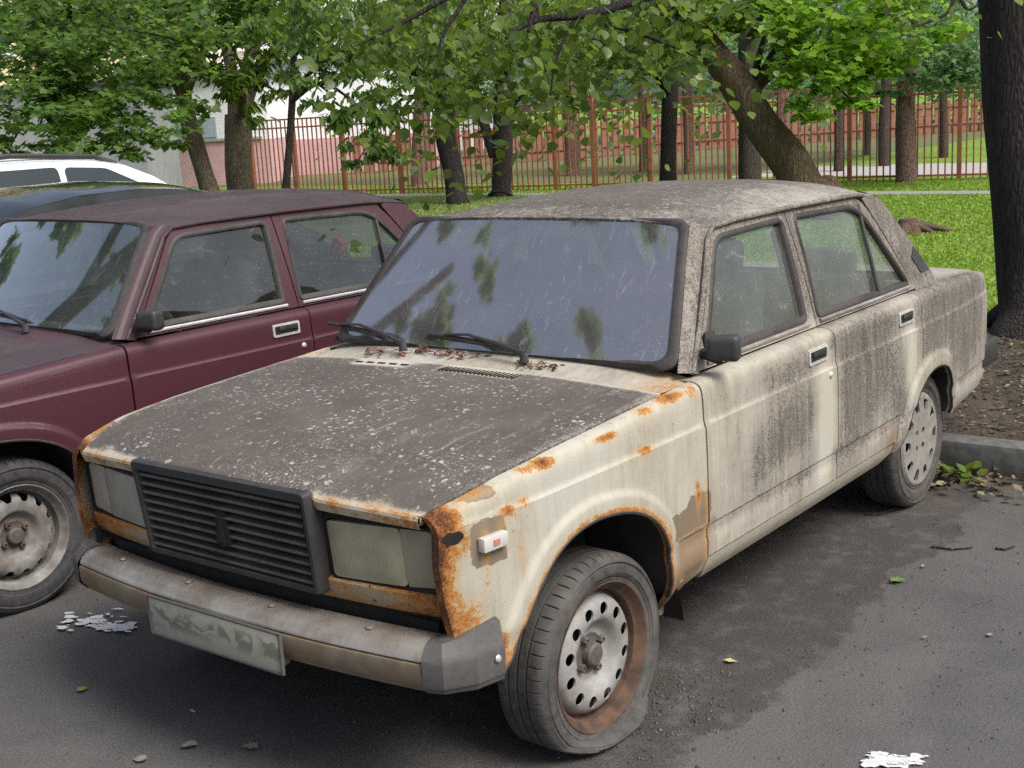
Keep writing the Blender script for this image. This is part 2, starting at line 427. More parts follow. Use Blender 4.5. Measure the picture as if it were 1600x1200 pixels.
def plate_mat():
    t = NT('smudged_number_plate')
    v = t.coord('Object', scale=(1, 1, 1.6), rot=(0.5, 0, 0))
    n = t.noise(v, 14, 3, 0.5, 1.4); n2 = t.noise(t.coord('Object'), 60, 5)
    yy = t.n('ShaderNodeSeparateXYZ'); tc = t.n('ShaderNodeTexCoord'); t.put(yy.inputs[0], tc.outputs['Object'])
    band = t.step(t.math('ABSOLUTE', t.math('SUBTRACT', yy.outputs[2], 0.425)), 0.045, 0.012)
    col = t.mix(t.math('MULTIPLY', t.step(n, 0.45, 0.60), t.math('MULTIPLY', band, 0.85)), (0.33, 0.33, 0.265), (0.12, 0.118, 0.095))
    col = t.mix(t.math('MULTIPLY', n2, 0.3), col, (0.22, 0.205, 0.15))
    return t.done(t.pbsdf(col, 0.6, 0, 0.35))
M['plate'] = plate_mat()

# ------------------------------------------------------------------ saloon car body: shape functions (x to the rear, y to its right, z up)
FARCH = [(-.488, .381), (-.448, .417), (-.393, .493), (-.338, .566), (-.273, .625), (-.187, .662), (-.09, .674), (.012, .664), (.105, .640), (.188, .597), (.248, .536), (.280, .463), (.292, .38), (.318, .314)]
RARCH_O = [(2.023, .381), (2.06, .47), (2.137, .563), (2.216, .635), (2.281, .663), (2.383, .672), (2.488, .66), (2.562, .63), (2.62, .561), (2.644, .458), (2.658, .369)]
RARCH = [(2.085, .345), (2.102, .385), (2.164, .451), (2.227, .524), (2.276, .558), (2.342, .588), (2.44, .600), (2.54, .588), (2.60, .56), (2.64, .505), (2.66, .42), (2.665, .352)]
def smooth_curve(P, k=4):
    P = [np.array(p, float) for p in P]; out = []
    for i in range(len(P)-1):
        a, b, c, d = P[max(i-1, 0)], P[i], P[i+1], P[min(i+2, len(P)-1)]
        for j in range(k):
            t = j/k
            out.append(tuple(.5*((2*b)+(c-a)*t+(2*a-5*b+4*c-d)*t*t+(3*b-a-3*c+d)*t**3)))
    out.append(tuple(P[-1]))
    return out
FARCH = smooth_curve(FARCH); RARCH = smooth_curve(RARCH)
def zs(u): return np.interp(u, [-.66, -.56, -.41, -.2, .03, .36, .5, 1.4, 2.3, 2.75, 3.1, 3.35], [.800, .838, .866, .884, .897, .914, .921, .926, .925, .918, .902, .878])
def wmax(u): return np.interp(u, [-.67, -.62, -.55, -.45, -.3, 0, .4, 1.3, 2.3, 2.8, 3.1, 3.25, 3.36], [.690, .730, .768, .788, .80, .806, .810, .812, .810, .797, .775, .757, .725])
def dist_poly(u, z, poly):
    d = np.full(np.shape(u), 9.0)
    for (a, b), (c, e) in zip(poly[:-1], poly[1:]):
        dx, dz = c-a, e-b
        t = np.clip(((u-a)*dx+(z-b)*dz)/(dx*dx+dz*dz), 0, 1)
        d = np.minimum(d, np.hypot(u-a-t*dx, z-b-t*dz))
    return d
def side_w(u, z):
    u = np.asarray(u, float); z = np.asarray(z, float)
    t = zs(u)-z
    d = np.interp(t, [0, .003, .008, .016, .030, .05], [-.040, -.022, -.012, -.005, -.001, 0])
    d = d - .006*sm(z, .792, .800)
    d = d - .010*np.clip((z-.62)/.3, 0, 2)**2
    d = d - .007*sm(z, .484, .478)*sm(z, .434, .441) - .003*sm(z, .441, .434)
    d = d - .030*np.clip((.375-z)/.07, 0, 1.6)**1.5 - .004*sm(z, .379, .374)
    d = d - .012*np.clip((.55-z)/.3, 0, 1)**2
    d = d + .011*sm(dist_poly(u, z, FARCH), .066, .040) + .013*sm(dist_poly(u, z, RARCH), .074, .050)
    return wmax(u)+d
def side_map(P):
    P = np.asarray(P, float)
    return np.stack([P[:, 0], -side_w(P[:, 0], P[:, 1]), P[:, 1]], 1)
def gh_y(z): return .735+(z-.93)/.40*(-.112)
def gh_map(P):
    P = np.asarray(P, float)
    y = gh_y(P[:, 1]) + .006*np.sin(np.clip((P[:, 1]-.93)/.4, 0, 1)*PI)
    return np.stack([P[:, 0], -y, P[:, 1]], 1)

def resample(poly, step, closed=True):
    out = []
    n = len(poly)
    for i in range(n if closed else n-1):
        a = poly[i]; b = poly[(i+1) % n]
        L = math.hypot(b[0]-a[0], b[1]-a[1]); k = max(1, int(round(L/step)))
        for j in range(k): out.append((a[0]+(b[0]-a[0])*j/k, a[1]+(b[1]-a[1])*j/k))
    if not closed: out.append(poly[-1])
    return out
def rounded(poly, r, n=5):
    out = []; m = len(poly)
    if not hasattr(r, '__len__'): r = [r]*m
    for i in range(m):
        p = Vector(poly[i]); a = (Vector(poly[i-1])-p); b = (Vector(poly[(i+1) % m])-p)
        rr = min(r[i], a.length*.45, b.length*.45)
        if rr < 1e-4: out.append(tuple(p)); continue
        A = p+a.normalized()*rr; B = p+b.normalized()*rr
        for k in range(n+1):
            t = k/n
            q = A*(1-t)**2+p*2*t*(1-t)+B*t*t
            out.append((q.x, q.y))
    return out
def inside(P, poly):
    x, y = P[:, 0], P[:, 1]; c = np.zeros(len(P), bool)
    q = np.asarray(poly); j = len(q)-1
    for i in range(len(q)):
        xi, yi = q[i]; xj, yj = q[j]
        if yi != yj:
            c ^= ((yi > y) != (yj > y)) & (x < (xj-xi)*(y-yi)/(yj-yi)+xi)
        j = i
    return c
def cdt(outline, holes=(), us=None, zz=None, extra=None, margin=.006):
    """triangulated flat patch -> points, faces, boundary loops"""
    loops = [list(outline)]+[list(h) for h in holes]
    pts = []; edges = []; lidx = []
    for lp in loops:
        b = len(pts); pts += lp; n = len(lp)
        edges += [(b+i, b+(i+1) % n) for i in range(n)]; lidx.append(list(range(b, b+n)))
    cand = []
    if us is not None: cand += [(u, z) for u in us for z in zz]
    if extra is not None: cand += list(extra)
    if cand:
        cnd = np.array(cand, float)
        ok = inside(cnd, loops[0])
        for h in loops[1:]: ok &= ~inside(cnd, h)
        for lp in loops: ok &= dist_poly(cnd[:, 0], cnd[:, 1], lp+[lp[0]]) > margin
        pts += [tuple(p) for p in cnd[ok]]
    r = geometry.delaunay_2d_cdt([Vector(p) for p in pts], edges, [], 0, 1e-6)
    P = np.array([tuple(v) for v in r[0]]); F = np.array([tuple(f) for f in r[2]])
    cen = P[F].mean(1)
    ok = inside(cen, loops[0])
    for h in loops[1:]: ok &= ~inside(cen, h)
    F = F[ok]
    a_ = P[F[:, 1]]-P[F[:, 0]]; b_ = P[F[:, 2]]-P[F[:, 0]]
    F = F[np.abs(a_[:, 0]*b_[:, 1]-a_[:, 1]*b_[:, 0]) > 2e-7]
    mp = {}
    for i, o in enumerate(r[3]):
        for k in o: mp[k] = i
    lo = [[mp[k] for k in l if k in mp] for l in lidx]
    return P, F, lo
Z_ROWS = [.315, .345, .372, .380, .405, .433, .442, .46, .477, .485, .515, .55, .585, .62, .655, .69, .725, .76, .786, .791, .797, .801, .81, .83, .85, .87]
def panel(outline, fmap, holes=(), us=None, zz=None, extra=None, thick=.022, inward=(0, 1, 0), top_rel=True):
    P, F, lo = cdt(outline, holes, us, zz, extra)
    V = fmap(P)
    F = [tuple(f) for f in F]
    V = [tuple(v) for v in V]
    iv = np.asarray(inward, float)*thick
    for k, l in enumerate(lo):
        b = len(V); n = len(l)
        for i in l: V.append((V[i][0]+iv[0], V[i][1]+iv[1], V[i][2]+iv[2]))
        for i in range(n):
            j = (i+1) % n
            F.append((l[j], l[i], b+i, b+j) if k == 0 else (l[i], l[j], b+j, b+i))
    return V, F
def mirror(V, F): return [(x, -y, z) for x, y, z in V], [tuple(reversed(f)) for f in F]

def blob(X, Z, u, z, ru, rz): return np.exp(-(((X-u)/ru)**2+((Z-z)/rz)**2))
WEAR = dict(
 rust=[(-.618, .74, .034, .09, .98), (-.595, .815, .04, .035, .95), (-.61, .60, .030, .09, .78), (-.585, .50, .04, .07, .5), (-.54, .862, .08, .012, .85), (-.575, .775, .035, .04, .55), (-.52, .42, .05, .04, .6),
       (-.26, .870, .05, .010, .78), (.01, .876, .06, .009, .66), (-.33, .868, .02, .010, .5), (.22, .900, .05, .008, .55), (.36, .908, .08, .009, .66), (.47, .905, .04, .02, .45), (-.50, .72, .018, .07, .35), (-.375, .69, .012, .03, .95), (-.42, .795, .03, .010, .75), (-.36, .80, .02, .012, .6), (.18, .80, .05, .008, .55),
       (-.44, .775, .010, .012, .8), (.46, .60, .02, .03, .7), (-.48, .47, .03, .03, .75), (-.55, .56, .03, .06, .55), (-.56, .45, .05, .05, .55), (.505, .70, .006, .14, .6), (.507, .50, .006, .14, .7), (.505, .37, .02, .03, .6), (1.05, .35, .12, .015, .35), (-.565, .38, .06, .03, .75)],
 primer=[(-.492, .736, .054, .056, 1.15), (-.488, .848, .042, .013, 1.2), (.41, .53, .115, .042, 1.05), (.46, .56, .075, .035, .95)],
 mud=[(.42, .42, .13, .13, 1.15), (.36, .33, .12, .12, 1.2), (-.52, .42, .08, .06, .45), (1.0, .33, .9, .03, .35), (1.98, .40, .08, .08, .7), (.56, .40, .05, .08, .3)],
 grime=[(.85, .60, .16, .12, .40), (1.05, .68, .16, .14, .38), (1.20, .62, .10, .18, .34), (1.05, .84, .30, .05, .30), (1.60, .66, .14, .22, .46), (1.85, .70, .24, .18, .50), (1.75, .86, .40, .06, .34), (2.05, .56, .10, .14, .30), (2.5, .80, .22, .12, .40), (2.95, .70, .32, .22, .40), (2.85, .88, .40, .05, .34), (2.43, .63, .22, .035, -.35), (1.365, .62, .055, .24, -.62), (2.17, .68, .05, .16, -.62), (1.47, .60, .012, .25, -.2), (1.2, .46, .7, .03, .22)],
)
def wear(V, base=(0.1, 0, 0), left=True, full=True):
    """grime / speck / rust / primer / mud per vertex of the rusty car"""
    A = np.asarray(V, float); X, Y, Z = A[:, 0], A[:, 1], A[:, 2]
    out = {'grime': np.full(len(A), float(base[0])), 'speck': np.full(len(A), float(base[1])), 'rust': np.full(len(A), float(base[2])), 'primer': np.zeros(len(A)), 'mud': np.zeros(len(A))}
    if full:
        m = (np.abs(Y) > .66)
        for k, bl in WEAR.items():
            acc = np.zeros(len(A)); 
            for u, z, ru, rz, s in bl:
                b = np.exp(-(((X-u)/ru)**2+((Z-z)/np.where(Z < z, rz*(1.9 if k == 'rust' else 1), rz))**2))
                if k == 'primer': b = np.exp(-np.maximum(np.abs((X-u)/ru), np.abs((Z-z)/rz))**5)
                acc = np.maximum(acc, s*b) if k != 'grime' else acc+s*b
            out[k] = out[k]+acc*m
        out['grime'] = out['grime']+.38*sm(Z, .935, .99)
        out['rust'] += .10*m*sm(X, .51, .45)
        fr = dist_poly(X, Z, FARCH)
        out['rust'] = np.maximum(out['rust'], .66*np.exp(-(fr/.022)**2)*m)
        out['rust'] = np.maximum(out['rust'], .50*np.exp(-(np.maximum(fr-.0, 0)/.04)**2)*m*sm(X, -.25, -.5))
        out['mud'] = np.maximum(out['mud'], .5*sm(Z, .36, .31)*m)
    return out
def wear_purple(V, base=(0.15, 0, 0), **k):
    A = np.asarray(V, float); n = len(A)
    g = np.full(n, float(base[0]))+.18*sm(A[:, 2], .86, .93)*(np.abs(A[:, 1]) > .6)
    return {'grime': g, 'speck': np.full(n, float(base[1])), 'rust': np.zeros(n), 'primer': np.zeros(n), 'mud': .35*sm(A[:, 2], .42, .30)}

# ------------------------------------------------------------------ wheels
def tyre_mesh(name, mat, R=.29, flat=0.0, tread=True):
    # y negative = outside
    w = .083
    prof = [(.178, -.060), (.184, -.071), (.196, -.077), (.205, -.0775), (.207, -.0795), (.216, -.0835), (.218, -.0815), (.221, -.0848), (.240, -.0858), (.250, -.0842), (.253, -.0805), (.257, -.0815), (.261, -.0848), (.266, -.0815), (.276, -.0765), (R-.006, -.069), (R-.0015, -.060), (R, -.048), (R, -.034), (R-.007, -.0335), (R-.007, -.027), (R, -.0265), (R, -.004), (R-.007, -.0035), (R-.007, .0035), (R, .004),
            (R, .0265), (R-.007, .027), (R-.007, .0335), (R, .034), (R, .048), (R-.006, .069), (.262, .083), (.225, .0845), (.196, .077), (.178, .060)]
    angs = []; gi = set()
    nb = 54
    for b in range(nb):
        t0 = 2*PI*b/nb; st = 2*PI/nb
        for f in (0, .42, .84, .90): angs.append(t0+st*f)
        gi.add(len(angs)-1); 
    def mod(i, j):
        r, y = prof[j]
        if tread and i in gi and r > .268 and -.075 < y < -.035: return -.008
        if tread and i in gi and r > .268 and .035 < y < .075: return -.008
        return 0
    mb = MB(); mb.lathe(prof, angs=angs, mod=mod)
    return mb

def finish_wheel_verts(V, rotm, zc, flat):
    """rotate by the steering, then squash whatever would sink into the ground"""
    out = []
    for v in V:
        p = rotm @ Vector(v)
        out.append(p)
    return out

def build_wheel(parent, loc, steer, style, flat=0.0, side=-1, R=.29, mats=None, rk=1.0):
    """wheel > tyre, rim, ... ; side -1: outside faces -y"""
    rot = Matrix.Rotation(steer, 3, 'Z') @ Matrix.Rotation(0 if side < 0 else PI, 3, 'Z')
    w = empty('wheel', loc); w.parent = parent
    tm = mats or {}
    mb = tyre_mesh('tyre', None, R, flat)
    V = []
    zc = loc[2]
    for v in mb.V:
        r0 = math.hypot(v[0], v[2]); r1 = .178*rk+(r0-.178)*(R-.178*rk)/(R-.178)
        p = rot @ Vector((v[0]*r1/r0, v[1], v[2]*r1/r0))
        zz = p.z+zc
        lim = .055
        if zz < lim and flat and r0 > .200:
            k = (lim-zz)/lim if zz > -.2 else 1
            out = rot @ Vector((0, -1, 0))
            ax = v[1]
            bul = .040*min(1, (r0-.200)/.035)*max(0, min(1.2, k))*(1 if ax < -.03 else (-1 if ax > .03 else 0))
            p = p + out*bul
            nz = lim*(zz+.050)/(lim+.050)
            p.z = max(nz, .001) - zc
        elif zz < .001 and r0 > .200: p.z = .001-zc
        V.append(p)
    link('tyre', mesh('tyre', V, mb.F, tm.get('tyre', M['tyre']), 35), w)
    rotv = lambda m: [rot @ Vector((v[0]*rk, v[1], v[2]*rk)) for v in m.V]
    def addp(m, name, mat, smooth=35, par=None):
        return link(name, mesh(name, rotv(m), m.F, mat, smooth), par or w)
    # rim barrel
    rb = MB().lathe([(.176, -.055), (.186, -.073), (.188, -.0775), (.185, -.0785), (.180, -.074), (.175, -.060), (.163, -.050), (.160, -.020), (.150, -.010), (.150, .06), (.176, .07)], n=64)
    rim = addp(rb, 'rim', tm.get('rim', M['rimrust']))
    if style == 'steel':
        # pressed disc with twelve round holes
        circ = lambda r, n, c=(0, 0), ph=0: [(c[0]+r*math.cos(ph+2*PI*i/n), c[1]+r*math.sin(ph+2*PI*i/n)) for i in range(n)]
        nh = 12
        holes = [circ(.0158, 14, (.116*math.cos(2*PI*(k+.5)/nh), .116*math.sin(2*PI*(k+.5)/nh))) for k in range(nh)]
        rim_ol = circ(.1555, 72)
        if mats and mats.get('teeth'):
            holes = []; rim_ol = [((.138+.013*math.tanh(3*math.sin(14*a_)))*math.cos(a_), (.138+.013*math.tanh(3*math.sin(14*a_)))*math.sin(a_)) for a_ in lin(0, 2*PI, 169)[:-1]]
        extra = []
        for r in (.062, .070, .076, .082, .088, .096, .134, .140, .146, .152): extra += circ(r, 60, ph=r*9)
        def dz(P):
            r = np.hypot(P[:, 0], P[:, 1])
            y = np.interp(r, [.04, .060, .068, .078, .088, .098, .116, .132, .142, .150, .1555], [-.024, -.024, -.026, -.038, -.052, -.058, -.058, -.054, -.046, -.030, -.012])
            return np.stack([P[:, 0], y, P[:, 1]], 1)
        Vv, Ff = panel(rim_ol, dz, holes=holes+[circ(.052, 40)], extra=extra, thick=.006, inward=(0, 1, 0))
        m = MB().add(Vv, Ff); addp(m, 'wheel_disc', tm.get('disc', M['rim']), 40)
        addp(MB().lathe([(.001, .012), (.15, .012)], n=32), 'drum', M['black'])
        hub = MB().lathe([(.0535, -.022), (.050, -.026), (.046, -.024), (.030, -.024), (.0295, -.046), (.024, -.052), (.001, -.053)], n=36)
        addp(hub, 'hub', tm.get('hub', M['rimpale']))
        for k in range(4):
            a = 2*PI*k/4+.5
            nb = MB().lathe([(.0105, -.022), (.0105, -.040), (.0085, -.042), (.0055, -.042), (.005, -.036), (.001, -.036)], n=6, c=(.0475*math.cos(a), 0, .0475*math.sin(a)))
            addp(nb, 'wheel_nut', tm.get('nut', M['rimpale']), 20)
    else:
        circ = lambda r, n, c=(0, 0), ph=0: [(c[0]+r*math.cos(ph+2*PI*i/n), c[1]+r*math.sin(ph+2*PI*i/n)) for i in range(n)]
        holes = []
        for k in range(10):
            a = 2*PI*k/10
            ca, sa = math.cos(a), math.sin(a)
            q = rounded([(.112, -.013), (.156, -.024), (.156, .024), (.112, .013)], .010, 4)
            holes.append([(x*ca-y*sa, x*sa+y*ca) for x, y in q])
        for k in range(4):
            a = PI/4+PI/2*k
            holes.append(circ(.0135, 12, (.045*math.cos(a), .042*math.sin(a))))
        extra = []
        for r in (.02, .06, .075, .09, .105, .112, .156, .162, .168, .174): extra += circ(r, 60, ph=r*7)
        def dz(P):
            r = np.hypot(P[:, 0], P[:, 1])
            a = np.arctan2(P[:, 1], P[:, 0])
            y = np.interp(r, [0, .03, .06, .10, .13, .155, .165, .175, .182], [-.080, -.080, -.083, -.089, -.090, -.086, -.088, -.084, -.074])
            y = y + .004*sm(r, .06, .11)*(.5-.5*np.cos(a*10))*sm(r, .175, .15)
            return np.stack([P[:, 0], y, P[:, 1]], 1)
        Vv, Ff = panel(circ(.182, 72), dz, holes=holes, extra=extra, thick=.010, inward=(0, 1, 0))
        addp(MB().add(Vv, Ff), 'wheel_cover', M['cap'], 30)
        addp(MB().lathe([(.001, -.040), (.176, -.040)], n=32), 'wheel_disc', M['black'])
    return w

# ------------------------------------------------------------------ the saloon
def build_saloon(root, paint, wearf, rusty):
    P = paint
    def side_panel(name, outline, us, extra=None, base=(.12, 0, 0), zz=None, both=True, parent=None, upper=None, has_top=True):
        ol = resample(outline, .022)
        rows = list(zz or Z_ROWS)
        u0 = min(p[0] for p in ol); u1 = max(p[0] for p in ol)
        U = lin(u0, u1, max(3, int((u1-u0)/us)))
        ex = list(extra or [])
        cand = np.array([(u, z) for u in U for z in rows if z < zs(u)-.062])
        keep = (dist_poly(cand[:, 0], cand[:, 1], FARCH) > .082) & (dist_poly(cand[:, 0], cand[:, 1], RARCH) > .088)
        V, F = panel(ol, side_map, extra=ex+[tuple(p) for p in cand[keep]])
        if has_top:
            tr = [.05, .040, .030, .023, .017, .012, .008, .005, .003, .0015, 0]
            tu = sorted({round(p[0], 4) for p in outline if abs(p[1]-float(zs(p[0]))+.05) < 1e-5})
            uu = lin(tu[0], tu[-1], int((tu[-1]-tu[0])/.02)+2)
            g = MB()
            def tp_(u, k):
                if k < len(tr): return (u, -float(side_w(u, float(zs(u))-tr[k])), float(zs(u))-tr[k])
                w_ = float(side_w(u, float(zs(u))))
                j = k-len(tr)
                return (u, -w_+((.004, .030) if name == 'front_wing' else (.016, .034))[j], float(zs(u))-((.022, .032) if name == 'front_wing' else (.0005, .001))[j])
            g.grid(tp_, uu, list(range(len(tr)+2)))
            for ue, sg in ((uu[0], 1), (uu[-1], -1)):
                g.grid(lambda k, d: (ue+.0005*sg*d, tp_(ue, k)[1]+.022*d, tp_(ue, k)[2]), range(len(tr)), [0, 1])
            b0 = len(V); V = V+[tuple(v) for v in g.V]; F = F+[tuple(i+b0 for i in f) for f in g.F]
        parts = [(V, F)]
        if upper: parts += upper
        mb = MB()
        for v, f in parts: mb.add(v, f)
        objs = []
        for s in ((-1, 1) if both else (-1,)):
            VV, FF = (mb.V, mb.F) if s < 0 else mirror(mb.V, mb.F)
            objs.append(link(name, mesh(name, VV, FF, P, 28, wearf(VV, base)), parent or root))
        return objs
    def ring(poly, ds):
        """points offset from an arch curve, outward"""
        out = []
        rp = resample(poly, .018, closed=False)
        for i in range(1, len(rp)-1):
            tx, tz = rp[i+1][0]-rp[i-1][0], rp[i+1][1]-rp[i-1][1]
            L = math.hypot(tx, tz) or 1
            for d in ds: out.append((rp[i][0]-tz/L*d, rp[i][1]+tx/L*d))
        return out
    top = lambda a, b, n=14: [(u, float(zs(u))-.05) for u in lin(a, b, n)]
    # front wings
    wing = top(-.616, .508, 26)+[(.510, .335), (.42, .315), (.362, .232), (.345, .235)]+FARCH[::-1]+[(-.555, .372), (-.590, .48), (-.612, .60), (-.620, .69), (-.618, .735)]
    wo = side_panel('front_wing', wing, .028, ring(FARCH, (.012, .026, .038, .044, .050, .056, .062, .068, .080)), base=(.33 if rusty else .0, 0, 0))
    # doors with their window frames
    fwin = rounded([(.660, .965), (.905, 1.302), (1.388, 1.314), (1.372, .966)], [.02, .06, .03, .02])
    fframe = rounded([(.600, .932), (.893, 1.332), (1.425, 1.340), (1.447, .932)], [.002, .05, .004, .002])
    fV, fF = panel(resample(fframe, .03), gh_map, holes=[resample(fwin, .03)], us=lin(.5, 1.5, 40), zz=lin(.94, 1.33, 15))
    fdoor = top(.517, 1.452, 20)+[(1.452, .381), (.517, .381)]
    fd = side_panel('front_door', fdoor, .028, base=(.43 if rusty else .03, 0, 0), upper=[(fV, fF)])
    rwin = rounded([(1.470, .966), (1.488, 1.314), (2.03, 1.303), (2.335, .960)], [.02, .03, .09, .03])
    rframe = rounded([(1.453, .932), (1.431, 1.340), (2.085, 1.335), (2.392, .932)], [.002, .004, .09, .01])
    rV, rF = panel(resample(rframe, .03), gh_map, holes=[resample(rwin, .03)], us=lin(1.4, 2.45, 40), zz=lin(.94, 1.33, 15))
    rdoor = top(1.458, 2.297, 18)+[(2.297, .672), (2.281, .668), (2.216, .641), (2.137, .568), (2.058, .474), (2.020, .381), (1.458, .381)]
    rd = side_panel('rear_door', rdoor, .028, base=(.55 if rusty else .03, 0, 0), upper=[(rV, rF)])
    # rear quarters with the roof pillar
    cpil = [(2.398, .925), (2.10, 1.333), (2.272, 1.314), (2.665, .918)]
    cV, cF = panel(resample(cpil, .03), gh_map, us=lin(2.05, 2.8, 28), zz=lin(.93, 1.33, 15))
    qtr = top(2.303, 3.335, 24)+[(3.345, .60), (3.33, .44), (3.12, .375), (2.69, .345), (2.665, .352)]+RARCH[::-1][1:]+[(2.02, .330), (2.014, .375), (2.026, .381), (2.064, .470), (2.142, .561), (2.220, .633), (2.283, .660), (2.303, .668)]
    qo = side_panel('rear_quarter', qtr, .028, ring(RARCH, (.012, .028, .042, .050, .056, .062, .068, .075, .086)), base=(.60 if rusty else .03, 0, 0), upper=[(cV, cF)])
    # sills
    sill = [(.517, .373), (2.008, .373), (2.016, .33), (1.95, .300), (.53, .300), (.516, .335)]
    side_panel('sill', sill, .04, zz=[.31, .32, .33, .34, .35, .36], base=(.16, 0, 0), has_top=False)
    # bonnet
    def hood_z(u, v):
        e = itp(u, [-.66, -.647, -.562, -.415, -.217, .03, .36], [.806, .815, .843, .868, .886, .901, .918])
        w = .72
        c = .022*(1-(v/w)**2)
        f = float(sm(u, .25, -.5))
        b = .015*f*float(sm(abs(v), .364, .350))
        return e+c+b
    def hood_w(u): return float(wmax(u+.042*float(sm(u, -.3, -.652))))-.0615-.004*float(sm(u, -.3, -.6))
    vs_ = [-1, -.985, -.95, -.9, -.8, -.7, -.6, -.54, -.515, -.505, -.495, -.485, -.475, -.465, -.46, -.4, -.3, -.2, -.1, 0]
    vs_ = vs_+[-v for v in vs_[:-1]][::-1]
    mb = MB()
    us_ = lin(-.652, .357, 44)
    mb.grid(lambda u, v: (u+(.050*v*v-.008)*float(sm(u, -.3, -.652)), v*hood_w(u), hood_z(u, v*hood_w(u))), us_, vs_)
    n0 = len(vs_)
    # front lip and side flanges
    lip = [(-.0, -.000), (-.006, -.004), (-.008, -.012), (-.002, -.034), (.02, -.036)]
    mb.grid(lambda k, v: (-.652+.050*v*v-.008+lip[k][0], v*hood_w(-.652), hood_z(-.652, v*hood_w(-.652))+lip[k][1]), range(5), vs_)
    for s in (-1, 1):
        mb.grid(lambda u, k: (u+.042*float(sm(u, -.3, -.652)), s*(hood_w(u)-.001*k), hood_z(u, hood_w(u))-.012*k), us_, [0, 1, 2])
    mb.grid(lambda k, v: (.357, v*hood_w(.357), hood_z(.357, v*hood_w(.357))-.01*k), [0, 1, 2], vs_)
    A = np.array(mb.V)
    at = wearf(mb.V, (1.22 if rusty else .55, .85 if rusty else .35, 0), full=False) if rusty else wearf(mb.V, (1.0, .5, 0))
    if rusty:
        X, Y, Z = A[:, 0], A[:, 1], A[:, 2]
        edge = .75*sm(X, .335, .356)+.25*sm(X, .22, .34)+.35*sm(np.abs(Y)-np.array([hood_w(x_) for x_ in np.clip(X, -.652, .357)]), -.05, -.005)
        at['grime'] -= .95*edge
        ventp = ((np.abs(X-.305) < .038) & ((np.abs(Y+.12) < .165) | (np.abs(Y-.30) < .14)))
        at['grime'] -= .9*ventp; at['speck'] *= np.where(ventp, .4, 1)
        lipm = (X < -.602)*sm(Z, hood_z(-.652, .3)-.010, hood_z(-.652, .3)-.018)
        at['grime'] -= .95*lipm*(np.abs(Y) > .36)
        at['rust'] += lipm*(.42)
        at['speck'] *= (1-lipm)
        at['grime'] *= 1-.25*blob(X, Y, -.15, .2, .35, .25)*0
    hood = mb.build('bonnet', P, root, 28, attrs=at)
    if rusty:
        for (yc, hw, n) in ((-.12, .155, 19), (.30, .13, 5)):
            sl = None
            for i in range(n):
                y = yc-hw+2*hw*(i+.5)/n
                if sl is None: m_ = MB().box((0, 0, 0), (.055 if n > 6 else .012, .0065 if n > 6 else .03, .003)); sl = mesh('vent_slot', m_.V, m_.F, M['black'])
                link('vent_slot', sl, hood, (.305, y, hood_z(.305, y)+.0012))
    # cowl between bonnet and windscreen
    mb = MB()
    def cowl(k, v):
        yy = v*(.724+.024*k)
        x = .363+k*(.52+.03*abs(v)**3-.03*(1-v*v)-.363+.01)
        z = hood_z(.357, v*.722)-.012+(k**1.2)*.035*(1-.75*abs(v)**8)
        return (x, yy, z)
    mb.grid(cowl, lin(0, 1, 8), lin(-1, 1, 40))
    at = wearf(mb.V, (.46 if rusty else .7, .5, .0), full=False) if rusty else wearf(mb.V, (.7, .2, 0))
    if rusty:
        A = np.array(mb.V); at['rust'] += .42*sm(A[:, 1], -.45, -.70)+.15*sm(A[:, 1], .2, .6)
    mb.build('cowl', P, root, 30, attrs=at)
    # roof
    def ze(u): return itp(u, [.78, .85, 1.0, 1.6, 2.1, 2.32], [1.352, 1.347, 1.343, 1.345, 1.338, 1.318])
    def zt(u): return itp(u, [.78, .85, .95, 1.1, 1.3, 1.55, 1.8, 2.05, 2.2, 2.32], [1.366, 1.384, 1.399, 1.412, 1.421, 1.425, 1.422, 1.408, 1.391, 1.352])
    def rw(u): return itp(u, [.78, .85, .95, 1.3, 2.1, 2.32], [.578, .598, .613, .622, .620, .592])
    mb = MB()
    rv = [-1, -.995, -.985, -.965, -.94, -.9, -.85, -.78, -.7, -.6, -.45, -.3, -.15, 0]; rv = rv+[-v for v in rv[:-1]][::-1]
    def roof(u, v):
        x = u+(-.022*(1-v*v))*float(sm(u, 1.1, .8))+.03*(1-v*v)*float(sm(u, 1.9, 2.3))
        return (x, v*rw(u), ze(u)+(zt(u)-ze(u))*(1-abs(v)**3.2))
    rus = [.812, .815, .82, .83, .845, .865, .89, .92, .96, 1.0]+lin(1.05, 2.15, 34)+[2.18, 2.21, 2.24, 2.265, 2.285, 2.30]
    mb.grid(roof, rus, rv)
    mb.grid(lambda k, v: (roof(rus[0], v)[0]+.002*k, roof(rus[0], v)[1], roof(rus[0], v)[2]-.012*k), [0, 1, 2], rv)
    mb.grid(lambda k, v: (roof(rus[-1], v)[0]+.004*k, roof(rus[-1], v)[1], roof(rus[-1], v)[2]-.015*k), [0, 1, 2], rv)
    for s in (-1, 1): mb.grid(lambda u, k: (roof(u, s)[0], s*(rw(u)-.003*k), ze(u)-.010*k), rus, [0, 1])
    at = wearf(mb.V, (1.05 if rusty else .8, .75 if rusty else .3, 0), full=False) if rusty else wearf(mb.V, (1.15, .5, 0))
    if rusty:
        A = np.array(mb.V)
        at['grime'] -= .42*sm(A[:, 1], -.20, -.6)*sm(A[:, 0], .7, 1.3)*1.0
        at['grime'] -= .15*sm(A[:, 0], 1.05, .85)
        at['speck'] += .3*sm(A[:, 0], 1.15, .85)
    mb.build('roof', P, root, 30, attrs=at)
